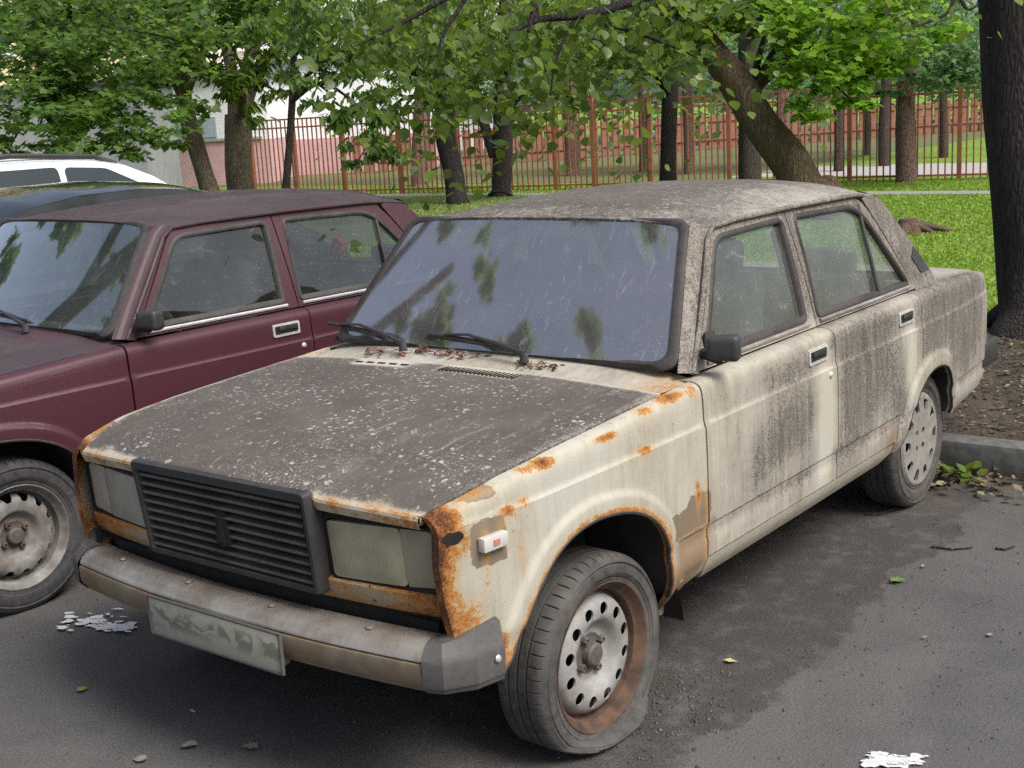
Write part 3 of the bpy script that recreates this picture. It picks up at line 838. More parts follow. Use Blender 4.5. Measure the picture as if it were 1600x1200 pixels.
    # rain gutters with the front pillars
    for s in (-1, 1):
        g = MB()
        pth = [(.555, s*.742, .935), (.66, s*.712, 1.075), (.77, s*.672, 1.215), (.845, s*.640, 1.305), (.90, s*.628, 1.338), (1.05, s*.627, 1.346), (1.5, s*.630, 1.350), (2.0, s*.629, 1.345), (2.12, s*.626, 1.337), (2.22, s*.640, 1.25), (2.40, s*.697, 1.07), (2.50, s*.728, .97)]
        g.tube(pth[:9], .0085, 8)
        at = wearf(g.V, (.85 if rusty else .7, .4, 0), full=False) if rusty else wearf(g.V, (.6, 0, 0))
        g.build('rain_gutter', P, root, 40, attrs=at)
        a = MB()
        # pillar skin from windscreen edge to door frame
        q0 = [(.500, s*.722, .945), (.60, s*.682, 1.075), (.71, s*.636, 1.215), (.800, s*.594, 1.325), (.835, s*.585, 1.352)]
        q1 = [(.600, s*.739, .925), (.690, s*.700, 1.060), (.79, s*.660, 1.20), (.868, s*.630, 1.305), (.92, s*.624, 1.342)]
        a.grid(lambda i, k: tuple(np.array(q0[i])*(1-k)+np.array(q1[i])*k+np.array((-.012*math.sin(k*PI), s*.010*math.sin(k*PI), .004*math.sin(k*PI)))), range(5), lin(0, 1, 7))
        at = wearf(a.V, (.78 if rusty else .55, .3, 0), full=False) if rusty else wearf(a.V, (.5, 0, 0))
        if rusty: at['rust'] += .12
        a.build('windscreen_pillar', P, root, 40, attrs=at)
    # windscreen
    def ws(s, t):  # s across -1..1, t 0 bottom..1 top
        yb, yt = .712, .580
        y = s*(yb+(yt-yb)*t)
        x = (.505+(.826-.505)*t)-.035*(1-s*s)*(1-.25*t)+.012*t*(1-t)*0
        z = .955+(1.362-.955)*t+.010*(1-s*s)*t
        return np.array((x, y, z))
    nrm = np.array((-.78, 0, .62))
    wpoly = rounded([(-1, 0), (1, 0), (1, 1), (-1, 1)], [.10, .10, .08, .08], 6)
    def wmap(P, off=0.0): return np.array([ws(p[0], p[1])+nrm*off for p in P])
    shrink = [(x*.97, .5+(y-.5)*.95) for x, y in wpoly]
    V, F = panel(resample(shrink, .08), lambda P: wmap(P, .004), us=lin(-1, 1, 26), zz=lin(0, 1, 14), thick=.005, inward=tuple(-nrm))
    F = [tuple(reversed(f)) for f in F]
    link('windscreen', mesh('windscreen', V, F, M['windscreen'] if rusty else M['pwind'], 30), root)
    seal = MB(); n = 0
    outer = [(x*1.012, .5+(y-.5)*1.03) for x, y in wpoly]; inner = [(x*.962, .5+(y-.5)*.935) for x, y in wpoly]
    L = len(wpoly)
    rows = []
    for lp, off in ((outer, -.004), (outer, .004), ([((a[0]*.5+b[0]*.5), (a[1]*.5+b[1]*.5)) for a, b in zip(outer, inner)], .013), (inner, .008), (inner, -.006)):
        rows.append([ws(x, y)+nrm*off for x, y in lp])
    for r in rows: seal.V += [tuple(p) for p in r]
    for k in range(4):
        for i in range(L): seal.F.append((k*L+i, k*L+(i+1) % L, (k+1)*L+(i+1) % L, (k+1)*L+i))
    seal.build('windscreen_seal', M['rubberbrown'] if rusty else M['rubber'], root, 50)
    # side windows with seals
    def side_glass(poly, name):
        for s in (-1, 1):
            V, F = panel(resample(poly, .05), lambda P: gh_map(P)+np.array((0, .014, 0)), thick=.004)
            VV, FF = (V, F) if s < 0 else mirror(V, F)
            g = link(name, mesh(name, VV, FF, M['sideglass'] if rusty else M['pside'], 30), root)
            b = MB(); rp = resample(poly, .04); nn = len(rp)
            cen = np.mean(rp, 0)
            P0 = gh_map(rp); 
            ins = []
            for i in range(nn):
                tx, tz = rp[(i+1) % nn][0]-rp[i-1][0], rp[(i+1) % nn][1]-rp[i-1][1]
                l = math.hypot(tx, tz) or 1
                nx, nz = -tz/l, tx/l
                if (cen[0]-rp[i][0])*nx+(cen[1]-rp[i][1])*nz < 0: nx, nz = -nx, -nz
                ins.append((nx, nz))
            rowsd = ((-.010, .0005), (-.006, -.006), (.004, -.006), (.011, .000), (.013, .016))
            for d, off in rowsd:
                Q = gh_map([(p[0]+i_[0]*d, p[1]+i_[1]*d) for p, i_ in zip(rp, ins)])
                b.V += [(q[0], (q[1]+off)*(1 if s < 0 else -1), q[2]) for q in Q]
            for k in range(len(rowsd)-1):
                for i in range(nn): b.F.append((k*nn+i, k*nn+(i+1) % nn, (k+1)*nn+(i+1) % nn, (k+1)*nn+i))
            b.build('window_seal', M['rubberbrown'] if rusty else M['rubber'], g, 50)
    side_glass(fwin, 'front_window'); side_glass(rwin, 'rear_window')
    for s in (-1, 1):
        d = MB().tube([(2.055, s*(gh_y(1.305)-.002), 1.305), (2.035, s*(gh_y(.96)+.000), .962)], .009, 6)
        d.build('quarter_light_bar', M['rubber'], root)
        # belt strip
        b = MB()
        for a0, a1 in ((.66, 1.385), (1.475, 2.33)):
            b.tube([(a0, s*(gh_y(.945)+.003), .948), (a1, s*(gh_y(.945)+.003), .948)], .0075, 6)
        if rusty: b.build('belt_strip', M['alloybar'], root)
        else: b.build('belt_strip', M['chrome'], root)
        # centre pillar inside
        MB().box((1.43, s*.640, 1.12), (.07, .03, .40), Matrix.Rotation(s*.27, 3, 'X')).build('centre_pillar', M['trim'], root)
    # rear screen
    def rs(s, t): return np.array((2.675-.375*t+.05*(1-s*s), s*(.655-.085*t), .925+.405*t))
    V, F = panel(resample(rounded([(-.93, .06), (.93, .06), (.93, .92), (-.93, .92)], .08), .1), lambda P: np.array([rs(*p) for p in P]), us=lin(-1, 1, 14), zz=lin(0, 1, 8), thick=.004, inward=(-.6, 0, -.6))
    link('rear_screen', mesh('rear_screen', V, F, M['sideglass'] if rusty else M['pside'], 30), root)
    rsf = MB()
    po = rounded([(-1, 0), (1, 0), (1, 1), (-1, 1)], .08, 5); pi_ = rounded([(-.925, .07), (.925, .07), (.925, .91), (-.925, .91)], .08, 5)
    for lp in (po, pi_): rsf.V += [tuple(rs(*p)+np.array((.006, 0, .006))) for p in lp]
    nn = len(po); rsf.F += [(i, (i+1) % nn, nn+(i+1) % nn, nn+i) for i in range(nn)]
    rsf.build('rear_screen_seal', M['rubber'], root)
    # boot deck and tail
    def deck(u, v):
        w = itp(u, [2.70, 3.0, 3.34], [.70, .685, .655])
        return (u, v*w, float(zs(u))+.006+.014*(1-v*v)-.01*float(sm(u, 3.30, 3.345)))
    mb = MB().grid(deck, lin(2.755, 3.345, 16), lin(-1, 1, 21))
    mb.grid(lambda k, v: (3.345+.004*k, deck(3.345, v)[1], deck(3.345, v)[2]-.022*k), range(4), lin(-1, 1, 21))
    for s in (-1, 1): mb.grid(lambda u, k: (u, deck(u, s)[1], deck(u, s)[2]-.012*k), lin(2.755, 3.345, 16), [0, 1])
    mb.build('boot_lid', P, root, 30, attrs=wearf(mb.V, (.62 if rusty else .7, .5, 0), full=False) if rusty else wearf(mb.V, (.7, .2, 0)))
    mb = MB().grid(lambda z, v: (3.348-.02*v*v, v*(.71), z), lin(.40, .80, 6), lin(-1, 1, 12))
    mb.grid(lambda u, v: (u, v*.69, float(zs(u))-.012), lin(2.60, 3.34, 8), lin(-1, 1, 5))
    mb.build('tail_panel', P, root, 30, attrs=wearf(mb.V, (.4, 0, 0), full=False) if rusty else wearf(mb.V, (.3, 0, 0)))
    for s in (-1, 1):
        MB().box((3.345, s*.56, .70), (.03, .26, .17), bev=.01).build('tail_light', M['redlens'], root)
    rb = MB().box((3.41, 0, .50), (.09, 1.40, .10), bev=.02)
    rb.build('rear_bumper', M['alloybar'], root)
    for s in (-1, 1): MB().box((3.33, s*.74, .495), (.22, .04, .12), bev=.015).build('bumper_end_cap', M['blackplastic'], root)
    # dark shell inside, floor, wheel wells
    sh = MB()
    sh.box((1.40, 0, .335), (4.0-.2, 1.10, .07))
    sh.box((-.02, 0, .60), (.95, 1.0, .36))
    sh.box((-.35, 0, .46), (.40, 1.30, .12))
    sh.box((3.0, 0, .62), (.66, 1.20, .42))
    sh.box((1.3, -.655, .62), (1.56, .03, .56)); sh.box((1.3, .655, .62), (1.56, .03, .56))
    sh.box((.46, 0, .60), (.05, 1.34, .56))
    sh.build('inner_shell', M['black'], root, None)
    for poly in (FARCH, RARCH):
        rp = resample(poly, .03, closed=False)
        for s in (-1, 1):
            w = MB()
            w.grid(lambda i, k: (rp[i][0], s*(float(side_w(rp[i][0], rp[i][1]))-.006-k), rp[i][1]+.004), range(len(rp)), [0, .03, .28])
            cx = sum(p[0] for p in rp)/len(rp)
            w.box((cx, s*.50, .50), (.80, .02, .40))
            wl = w.build('wheel_well', M['well'], root, 40)
            lipm = MB().tube([(p[0], s*(float(side_w(p[0], p[1]))-.004), p[1]) for p in rp], .006, 6)
            lipm.build('arch_lip', M['rubber'] if poly is FARCH else M['well'], wl, 40)
    # cabin
    def seat(x, y):
        st = empty('seat', (x, y, .42)); st.parent = root
        MB().box((0, 0, .10), (.48, .48, .16), bev=.05).build('seat_cushion', M['seat'], st)
        b = MB(); b.box((.27, 0, .43), (.12, .49, .60), Matrix.Rotation(.22, 3, 'Y'), bev=.055); b.build('seat_back', M['seat'], st, 40)
        h = MB(); h.box((.37, 0, .77 if not rusty else .745), (.09, .27, .16), Matrix.Rotation(.22, 3, 'Y'), bev=.04); h.build('head_rest', M['seat'], st, 40)
    seat(1.02, -.34); seat(1.02, .34)
    b = MB().box((2.02, 0, .50), (.46, 1.2, .18), bev=.05); b.box((2.33, 0, .74), (.14, 1.22, .50), Matrix.Rotation(.3, 3, 'Y'), bev=.05)
    for s in (-1, 1): b.box((2.46, s*.32, 1.02), (.09, .27, .13), bev=.04)
    b.build('rear_bench', M['seat'], root, 40)
    MB().box((2.58, 0, .90), (.34, 1.2, .02)).build('parcel_shelf', M['dash'], root)
    dsh = MB().grid(lambda u, v: (u, v*.68, .915+.02*math.sin((u-.46)/.36*PI)-.25*max(0, u-.74)), lin(.46, .86, 12), lin(-1, 1, 8)); dsh.box((.80, 0, .80), (.10, 1.3, .16))
    dsh.build('dashboard', M['dash'], root)
    sw = MB()
    ctr = Vector((.93, -.34, .93)); ax = Matrix.Rotation(-.55, 3, 'Y')
    sw.tube([ctr+ax @ Vector((0, .185*math.cos(a), .185*math.sin(a))) for a in lin(0, 2*PI, 33)], .013, 6, caps=False)
    for a in (.3, PI-.3, -PI/2): sw.tube([ctr, ctr+ax @ Vector((0, .185*math.cos(a), .185*math.sin(a)))], .013, 6)
    sw.build('steering_wheel', M['trim'], root, 40)
    # side mirrors
    for s in (-1, 1):
        if rusty and s > 0: continue
        mm = MB()
        bm = bmesh.new(); bmesh.ops.create_cube(bm, size=1.0)
        for v in bm.verts: v.co = Vector((v.co.x*.07*(1 if v.co.y < 0 else .85), v.co.y*.100, v.co.z*(.070 if v.co.y*1 > 0 else .082)))
        bmesh.ops.bevel(bm, geom=bm.edges[:], offset=.019, segments=3, profile=.6, affect='EDGES')
        rm = Matrix.Rotation(.32, 3, 'Z')
        Vm = [rm @ v.co for v in bm.verts]; bm.verts.index_update(); Fm = [[v.index for v in f.verts] for f in bm.faces]; bm.free()
        y0 = -.812
        mm.add([(v.x+.622, (v.y+y0)*(-s), v.z+1.008) for v in Vm], Fm)
        mo = mm.build('side_mirror', M['blackplastic'], root, 40)
        MB().tube([(.645, s*.725, .98), (.620, s*.80, .970)], .017, 8).build('mirror_arm', M['blackplastic'], mo, 40)
        MB().box((.695, s*.722, 1.0), (.06, .012, .08), bev=.005).build('mirror_mount', M['blackplastic'], mo)
    # handles and locks
    for (ob, x0, lock) in ((fd, 1.235, True), (rd, 2.055, False)):
        for k, s in enumerate((-1, 1)):
            yy = lambda x, z: s*float(side_w(x, z))
            h = MB()
            xa, xb, za, zb = x0, x0+.150, .830, .886
            pts = rounded([(xa, za), (xb, za), (xb, zb), (xa, zb)], .010, 3)
            inn = rounded([(xa+.010, za+.010), (xb-.010, za+.010), (xb-.010, zb-.010), (xa+.010, zb-.010)], .006, 3)
            nn = len(pts)
            for lp, off in ((pts, -.002), (pts, .005), (inn, .006), (inn, -.002)):
                h.V += [(p[0], s*(float(side_w((xa+xb)/2, .858))+off+(.858-p[1])*.06), p[1]) for p in lp]
            for q in range(3): h.F += [(q*nn+i, q*nn+(i+1) % nn, (q+1)*nn+(i+1) % nn, (q+1)*nn+i) for i in range(nn)]
            hh = h.build('door_handle', M['chrome'], ob[k], 30)
            b = MB().box(((xa+xb)/2, s*(float(side_w(xa, .858))+.0015), .858), (.132, .003, .038)); b.build('handle_recess', M['black'], hh)
            b = MB().box(((xa+xb)/2+.01, s*(float(side_w(xa, .858))+.004), .863), (.10, .008, .018), bev=.003); b.build('handle_flap', M['blackplastic'], hh)
            if lock:
                l = MB().lathe([(.001, -.008), (.006, -.008), (.011, -.005), (.013, 0)], n=16)
                l.V = [(v[0]+1.395, (v[1]-float(side_w(1.395, .772)))*(-s), v[2]+.772) for v in l.V]
                l.build('door_lock', M['chrome'], ob[k], 40)
    # windscreen wipers
    for (yb, ylen, wob) in ((-.12, 0, 0), (.40, 0, 0)) if True else ():
        w = MB()
        piv = Vector((.435, yb-.08, .952))
        w.lathe([(.001, .03), (.012, .028), (.016, .0)], n=12, axis='z', c=tuple(piv))
        mid = Vector(ws((yb+.18)/.69, .10))+Vector(nrm)*.028
        w.tube([piv+Vector((0, 0, .026)), piv+(mid-piv)*.5+Vector((-.012, 0, .022)), mid], [.010, .007, .005], 8)
        a0 = Vector(ws((yb-.03)/.69, .055))+Vector(nrm)*.014; a1 = Vector(ws((yb+.37)/.69, .10))+Vector(nrm)*.014
        w.tube([a0, (a0+a1)*.5+Vector(nrm)*.004, a1], .0065, 6)
        w.tube([a0+Vector(nrm)*.012+(a1-a0)*.2, mid+Vector(nrm)*.004, a1+Vector(nrm)*.012-(a1-a0)*.2], .005, 6)
        w.build('wiper', M['blackplastic'], root, 40)
    # front face ------------------------------------------------------
    fx = lambda v, z: -.632+.052*(v/.7)**2+(.77-z)*.075
    def face_map(P, off=0.0, bulge=0.0): return np.array([(fx(p[0], p[1])-off, p[0], p[1]) for p in P])
    mb = MB()
    mb.grid(lambda z, v: (fx(v, z)+.022, v, z), lin(.56, .800, 4), lin(-.715, .715, 24))
    mb.build('lamp_backing', M['black'], root, 40)
    # lower apron strip
    mb = MB()
    aprof = [(.612, .018), (.603, -.006), (.598, -.010), (.575, -.008), (.545, .004), (.530, .03)]
    mb.grid(lambda k, v: (fx(v, aprof[k][0])+aprof[k][1], v, aprof[k][0]), range(len(aprof)), lin(-.718, .718, 60))
    at = wearf(mb.V, (.10, 0, 0), full=False) if rusty else wearf(mb.V, (.1, 0, 0))
    if rusty:
        A = np.array(mb.V)
        at['rust'] += .36+.26*sm(np.abs(A[:, 1]), .45, .7)+.22*sm(A[:, 2], .56, .53)+.16*sm(A[:, 2], .590, .603)
        at['mud'] += .72
    mb.build('front_apron', P, root, 40, attrs=at)
    mb = MB().grid(lambda z, v: (-.575+.05*(v/.7)**2+.05*(.5-z), v, z), lin(.36, .55, 5), lin(-.70, .70, 20))
    mb.build('front_valance', M['well'], root, 40)
    for s in (-1, 1):
        # lamp: lens and indicator
        hl = empty('headlight', (0, 0, 0)); hl.parent = root
        ln = rounded([(.362, .762), (.592, .768), (.597, .617), (.368, .610)], .016, 4)
        ind = rounded([(.594, .768), (.688, .770), (.700, .627), (.599, .617)], [.004, .022, .016, .004], 4)
        for poly, nm, mt, bz in ((ln, 'lens', M['lens'] if s < 0 else M['lensflat'], .010), (ind, 'indicator_lens', M['indicator'], .006)):
            if s > 0 and rusty and nm == 'indicator_lens': mt = M['lensflat']
            pp = [(p[0]*s, p[1]) for p in poly]
            if s < 0: pp = pp[::-1]
            cu = sum(p[0] for p in pp)/len(pp); cz = sum(p[1] for p in pp)/len(pp)
            hw = max(abs(p[0]-cu) for p in pp); hh = max(abs(p[1]-cz) for p in pp)
            def lm(P, bz=bz, cu=cu, cz=cz, hw=hw, hh=hh):
                return np.array([(fx(p[0], p[1])-.004-bz*(1-.9*max(abs((p[0]-cu)/hw), abs((p[1]-cz)/hh))**4), p[0], p[1]) for p in P])
            V, F = panel(resample(pp, .02), lm, us=lin(min(p[0] for p in pp), max(p[0] for p in pp), 12), zz=lin(.61, .77, 8), thick=.02, inward=(1, 0, 0))
            link(nm, mesh(nm, V, F, mt, 35), hl)
        # bezel around the lamp
        bz_o = rounded([(.352, .782), (.716, .787), (.727, .607), (.357, .600)], .02, 4); bz_i = rounded([(.358, .768), (.691, .773), (.703, .622), (.364, .606)], .018, 4)
        b = MB(); nn = len(bz_o)
        for lp, off in ((bz_o, .0), (bz_o, .004), (bz_i, .004), (bz_i, -.02)):
            b.V += [(fx(p[0], p[1])-off, p[0]*s, p[1]) for p in lp]
        for k in range(3): b.F += [(k*nn+i, k*nn+(i+1) % nn, (k+1)*nn+(i+1) % nn, (k+1)*nn+i) for i in range(nn)]
        b.build('bezel', M['black'], hl, 35)
    # grille
    gr = empty('grille', (0, 0, 0)); gr.parent = root
    go = rounded([(-.352, .842), (.352, .842), (.345, .562), (-.345, .562)], .014, 4); gi = rounded([(-.329, .812), (.329, .812), (.323, .582), (-.323, .582)], .008, 4)
    gx = lambda z: -.672+(.84-z)*.11
    b = MB(); nn = len(go)
    for lp, off in ((go, -.05), (go, .0), ([(x*.985, .702+(z-.702)*.97) for x, z in go], .008), ([(x*1.02, .694+(z-.694)*1.03) for x, z in gi], .008), (gi, .0), (gi, -.04)):
        b.V += [(gx(p[1])-off, p[0], p[1]) for p in lp]
    for k in range(5): b.F += [(k*nn+i, k*nn+(i+1) % nn, (k+1)*nn+(i+1) % nn, (k+1)*nn+i) for i in range(nn)]
    b.build('grille_surround', M['blackplastic'], gr, 40)
    MB().grid(lambda z, v: (gx(z)+.034, v*.33, z), lin(.57, .82, 4), lin(-1, 1, 4)).build('grille_backing', M['black'], gr)
    ns = 9
    sme = None
    for i in range(ns):
        z = .594+(.802-.594)*i/(ns-1)
        if sme is None:
            b = MB()
            pr = [(-.012, .000), (-.010, .006), (.014, .010), (.014, .006), (-.006, .000), (-.008, -.004)]
            b.grid(lambda y, k: (pr[k % 6][0], y, pr[k % 6][1]), [-.324, .324], range(7))
            sme = mesh('slat', b.V, b.F, M['slat'], 30)
        link('slat', sme, gr, (gx(z)+.008, 0, z-.003))
    em = MB()
    def prism(poly, x0, x1):
        n = len(poly)
        em.add([(x0, p[0], p[1]) for p in poly]+[(x1, p[0], p[1]) for p in poly], [tuple(range(n))[::-1]]+[tuple(range(n, 2*n))]+[(i, (i+1) % n, n+(i+1) % n, n+i) for i in range(n)])
    xg = gx(.70)
    prism([(-.026, .648), (-.020, .735), (.0, .748), (.020, .735), (.026, .648), (.0, .640)], xg+.012, xg-.006)
    prism([(-.014, .655), (-.003, .735), (.012, .655)], xg-.006, xg-.013)
    em.build('emblem', M['black'], gr, 30)
    # front bumper
    bp = lambda v: -.712+.046*(v/.66)**2
    prof_t = [(.105, .488), (.100, .503), (.094, .506), (.058, .507), (.034, .503), (.010, .486), (.003, .476), (.001, .468), (.008, .464)]
    prof_f = [(.008, 0.464), (-.002, 0.461), (-.004, 0.453), (-.002, 0.417), (.004, 0.404), (.010, 0.401), (.014, 0.389), (.030, 0.381), (.08, 0.381)]
    vb = lin(-.69, .69, 40)
    bt = MB().grid(lambda k, v: (bp(v)+prof_t[k][0], v, prof_t[k][1]), range(len(prof_t)), vb)
    bump_o = bt.build('front_bumper', M['alloybar'], root, 30)
    MB().grid(lambda k, v: (bp(v)+prof_f[k][0], v, prof_f[k][1]), range(len(prof_f)), vb).build('bumper_face', M['brownbar'] if rusty else M['alloybar'], bump_o, 35)
    for v in (-.50, -.17, .17, .50):
        rv_ = MB().lathe([(.011, 0), (.010, .004), (.006, .006), (.001, .0065)], n=12, axis='z', c=(bp(v)+.05, v, .508)); rv_.build('bolt', M['alloybar'], bump_o)
    for s in (-1, 1):
        # moulded end cap wrapping round the corner
        path = [(bp(.69)+.0, .692), (bp(.69)+.007, .716), (bp(.69)+.016, .742), (bp(.69)+.050, .768), (-.58, .794), (-.50, .814)]
        cap = MB(); rows = []
        pf = [(.095, .488), (.090, .505), (.083, .509), (.055, .510), (.030, .506), (.006, .486), (-.003, .474), (-.005, .464), (-.005, .412), (-.001, .402), (.006, .399), (.014, .386), (.030, .380), (.075, .380)]
        for i, (x, y) in enumerate(path):
            a = np.array(path[max(i-1, 0)]); c = np.array(path[min(i+1, len(path)-1)]); tt = (c-a)/np.linalg.norm(c-a)
            nn_ = np.array((tt[1], -tt[0])) # inward normal candidate
            if nn_[0] < 0 and i < 2: nn_ = -nn_
            if nn_[1] > 0 and i >= 2: nn_ = -nn_
            k = i/(len(path)-1)
            for d, z in pf:
                dd = d*(1-.55*k)
                rise = .035*k*k if z > .49 else .006*k
                rows.append((x+nn_[0]*dd, (y+nn_[1]*dd)*s, z+rise))
        m_ = len(pf)
        cap.V = rows
        cap.F = [(i*m_+j, i*m_+j+1, (i+1)*m_+j+1, (i+1)*m_+j) for i in range(len(path)-1) for j in range(m_-1)]
        cap.F.append(tuple(range((len(path)-1)*m_, len(path)*m_)))
        co = cap.build('bumper_end_cap', M['plastic'], bump_o, 24)
        sc_ = MB().lathe([(.001, -.006), (.007, -.005), (.010, 0)], n=12)
        sc_.V = [(v[0]-.525, (v[1]-.813)*(-s), v[2]+.455) for v in sc_.V]
        sc_.build('bolt', M['chrome'], co, 40)
    if rusty:
        pl = MB().box((-.728, -.005, .420), (.006, .53, .108), Matrix.Rotation(-.04, 3, 'Y'), bev=.002)
        po = pl.build('number_plate', M['plate'], root, 30)
        fr = MB()
        for z in (.366, .474): fr.box((-.730, -.005, z), (.010, .536, .005))
        for y in (-.272, .262): fr.box((-.730, y, .42), (.010, .005, .112))
        fr.build('plate_frame', M['plastic'], po)
        bk = MB().box((-.705, 0, .410), (.04, .50, .07)); bk.build('plate_bracket', M['plastic'], po)
        # side repeater
        xr, zr = -.488, .735
        yr = -float(side_w(xr, zr))
        rp_ = MB().box((xr, yr-.010, zr), (.082, .024, .036), Matrix.Rotation(-.12, 3, 'Z'), bev=.004); ro = rp_.build('side_repeater', M['repeater'], root, 30)
        MB().box((xr-.002, yr-.0235, zr+.001), (.020, .002, .014), Matrix.Rotation(-.12, 3, 'Z')).build('lens_mark', M['redtone'], ro)
        for s in (-1, 1):
            mf = MB().grid(lambda k, y: (.300+.075*k+.012*math.sin(k*3), s*y, .42-.20*k), lin(0, 1, 6), [.795, .70, .60, .50])
            mf.build('mud_flap', M['well'], root, 40)
        # rusted hole in the wing corner
        hx, hz = -.588, .762
        hm = MB()
        ang = lin(0, 2*PI, 15)[:-1]; rr_ = random.Random(5)
        pts_ = [(hx+.028*math.cos(a)*rr_.uniform(.55, 1.15), hz+.020*math.sin(a)*rr_.uniform(.55, 1.2)) for a in ang]
        Q = side_map(pts_)
        hm.add([(q[0], q[1]-.002, q[2]) for q in Q], [tuple(range(len(Q)))])
        hm.build('rust_hole', M['black'], wo[0], None)
        # black vents on the roof pillars
        for s in (-1, 1):
            pv = [(2.505, 1.005), (2.565, 1.080), (2.655, 1.045), (2.700, .965), (2.55, .975)]
            pv = [(2.425, 1.055), (2.470, 1.098), (2.525, 1.048), (2.582, .988), (2.49, .985)]
            Q = gh_map(pv)
            vn = MB().add([(q[0]+.0, (q[1]-.004)*(-s), q[2]) for q in Q], [tuple(range(5))]); vn.build('pillar_vent', M['blackplastic'], qo[0 if s < 0 else 1], None)
    else:
        rp_ = MB().box((2.47, .10, 1.05), (.05, .10, .12), Matrix.Rotation(.4, 3, 'X'), bev=.02); rp_.build('rear_toy', M['red'], root, 30)
    return root

# --- the rusty car
car = tag(empty('parked_car', (0, 0, 0)), 'abandoned cream saloon car, rusty and filthy, with a flat front tyre', 'car', 'old saloon cars parked at the kerb')
build_saloon(car, M['paint'], wear, True)
STEER = -0.03
build_wheel(car, (0.0, -.685, .244), STEER, 'steel', flat=.04, side=-1, rk=1.14, mats={'hub': M['rimdark'], 'nut': M['rimdark']})
build_wheel(car, (0.0, .685, .27), STEER, 'steel', flat=.02, side=1)
build_wheel(car, (2.424, -.672, .285), 0, 'cover', side=-1, rk=1.11)
build_wheel(car, (2.424, .672, .285), 0, 'cover', side=1)
# --- the maroon car
car2 = tag(empty('parked_car', (-.2756, 2.385, 0), -.0390), 'dark maroon saloon car with chrome window strip, parked beside the rusty car', 'car', 'old saloon cars parked at the kerb')
build_saloon(car2, M['purple'], wear_purple, False)
w2 = {'tyre': M['tyredark'], 'rim': M['rimold'], 'disc': M['rimold'], 'hub': M['rimdark'], 'nut': M['rimrust'], 'teeth': True}
for (x, y, s) in ((0.0, -.685, -1), (0.0, .685, 1), (2.424, -.672, -1), (2.424, .672, 1)):
    build_wheel(car2, (x, y, .287), 0.0, 'steel', side=s, mats=w2, rk=1.06)

# ------------------------------------------------------------------ ground
def asphalt_mat():
    t = NT('worn_asphalt')
    v = t.coord('Object')
    n = t.noise(v, 3.2, 8, 0.66, 0.4)
    f = t.noise(v, 120, 3, 0.7)
    f2 = t.noise(v, 420, 2, 0.6)
    g = t.voro(v, 230); big = t.noise(v, 0.8, 6, 0.62, 0.9)
    m = lambda *a: t.math('MULTIPLY', *a)
    col = t.mix(t.step(n, 0.28, 0.72), (0.066, 0.065, 0.064), (0.084, 0.082, 0.080))
    col = t.mix(m(t.step(big, 0.46, 0.62), 0.6), col, (0.104, 0.102, 0.099))
    # aggregate: pale and dark grains
    col = t.mix(m(t.step(f, 0.52, 0.68), 0.42), col, (0.165, 0.160, 0.152))
    col = t.mix(m(t.step(f, 0.48, 0.34), 0.45), col, (0.028, 0.027, 0.026))
    col = t.mix(m(t.step(f2, 0.60, 0.75), 0.30), col, (0.20, 0.195, 0.185))
    sx = t.n('ShaderNodeSeparateXYZ'); tc = t.n('ShaderNodeTexCoord'); t.put(sx.inputs[0], tc.outputs['Object'])
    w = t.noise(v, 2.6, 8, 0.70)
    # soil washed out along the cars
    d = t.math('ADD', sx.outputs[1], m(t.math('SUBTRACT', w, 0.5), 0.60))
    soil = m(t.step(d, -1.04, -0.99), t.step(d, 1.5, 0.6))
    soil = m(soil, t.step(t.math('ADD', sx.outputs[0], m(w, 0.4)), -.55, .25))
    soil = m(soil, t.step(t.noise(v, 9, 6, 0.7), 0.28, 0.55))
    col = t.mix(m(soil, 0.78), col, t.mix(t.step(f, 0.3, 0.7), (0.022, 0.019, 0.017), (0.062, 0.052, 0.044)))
    edge = m(t.step(sx.outputs[0], 2.0, 2.9), t.step(n, 0.3, 0.6))
    col = t.mix(m(edge, 0.6), col, t.mix(f, (0.05, 0.042, 0.034), (0.12, 0.10, 0.08)))
    ol = m(t.step(t.noise(v, 1.7, 6, 0.65, 0.8), 0.58, 0.66), 0.18)
    col = t.mix(ol, col, (0.035, 0.034, 0.033))
    # fine cracks
    cw = t.n('ShaderNodeTexNoise'); t.put(cw.inputs['Vector'], v); cw.inputs['Scale'].default_value = 3.0; cw.inputs['Detail'].default_value = 5
    cv = t.n('ShaderNodeVectorMath', operation='MULTIPLY_ADD'); t.put(cv.inputs[0], cw.outputs['Color']); cv.inputs[1].default_value = (0.5, 0.5, 0.5); t.put(cv.inputs[2], v)
    ck = m(t.step(t.voro(cv.outputs[0], 0.75, 'DISTANCE_TO_EDGE'), 0.010, 0.002), t.step(t.noise(v, 1.1, 3), 0.54, 0.62))
    col = t.mix(m(ck, 0.45), col, (0.018, 0.017, 0.016))
    h = t.math('ADD', m(f, 0.8), t.math('ADD', m(g, 0.35), t.math('ADD', m(n, 1.2), m(ck, -1.2))))
    return t.done(t.pbsdf(col, t.math('ADD', 0.70, m(n, 0.22)), 0, 0.3, t.bump(h, 0.5, 0.006)))
def soil_mat():
    t = NT('leaf_strewn_soil')
    v = t.coord('Object')
    n = t.noise(v, 7, 8, 0.7); n2 = t.noise(v, 60, 5, 0.7)
    col = t.mix(t.step(n, 0.3, 0.7), (0.050, 0.040, 0.032), (0.11, 0.088, 0.068))
    col = t.mix(t.math('MULTIPLY', t.step(n2, 0.5, 0.7), 0.5), col, (0.17, 0.14, 0.10))
    return t.done(t.pbsdf(col, 0.95, 0, 0.2, t.bump(t.math('ADD', n, n2), 0.9, 0.03)))
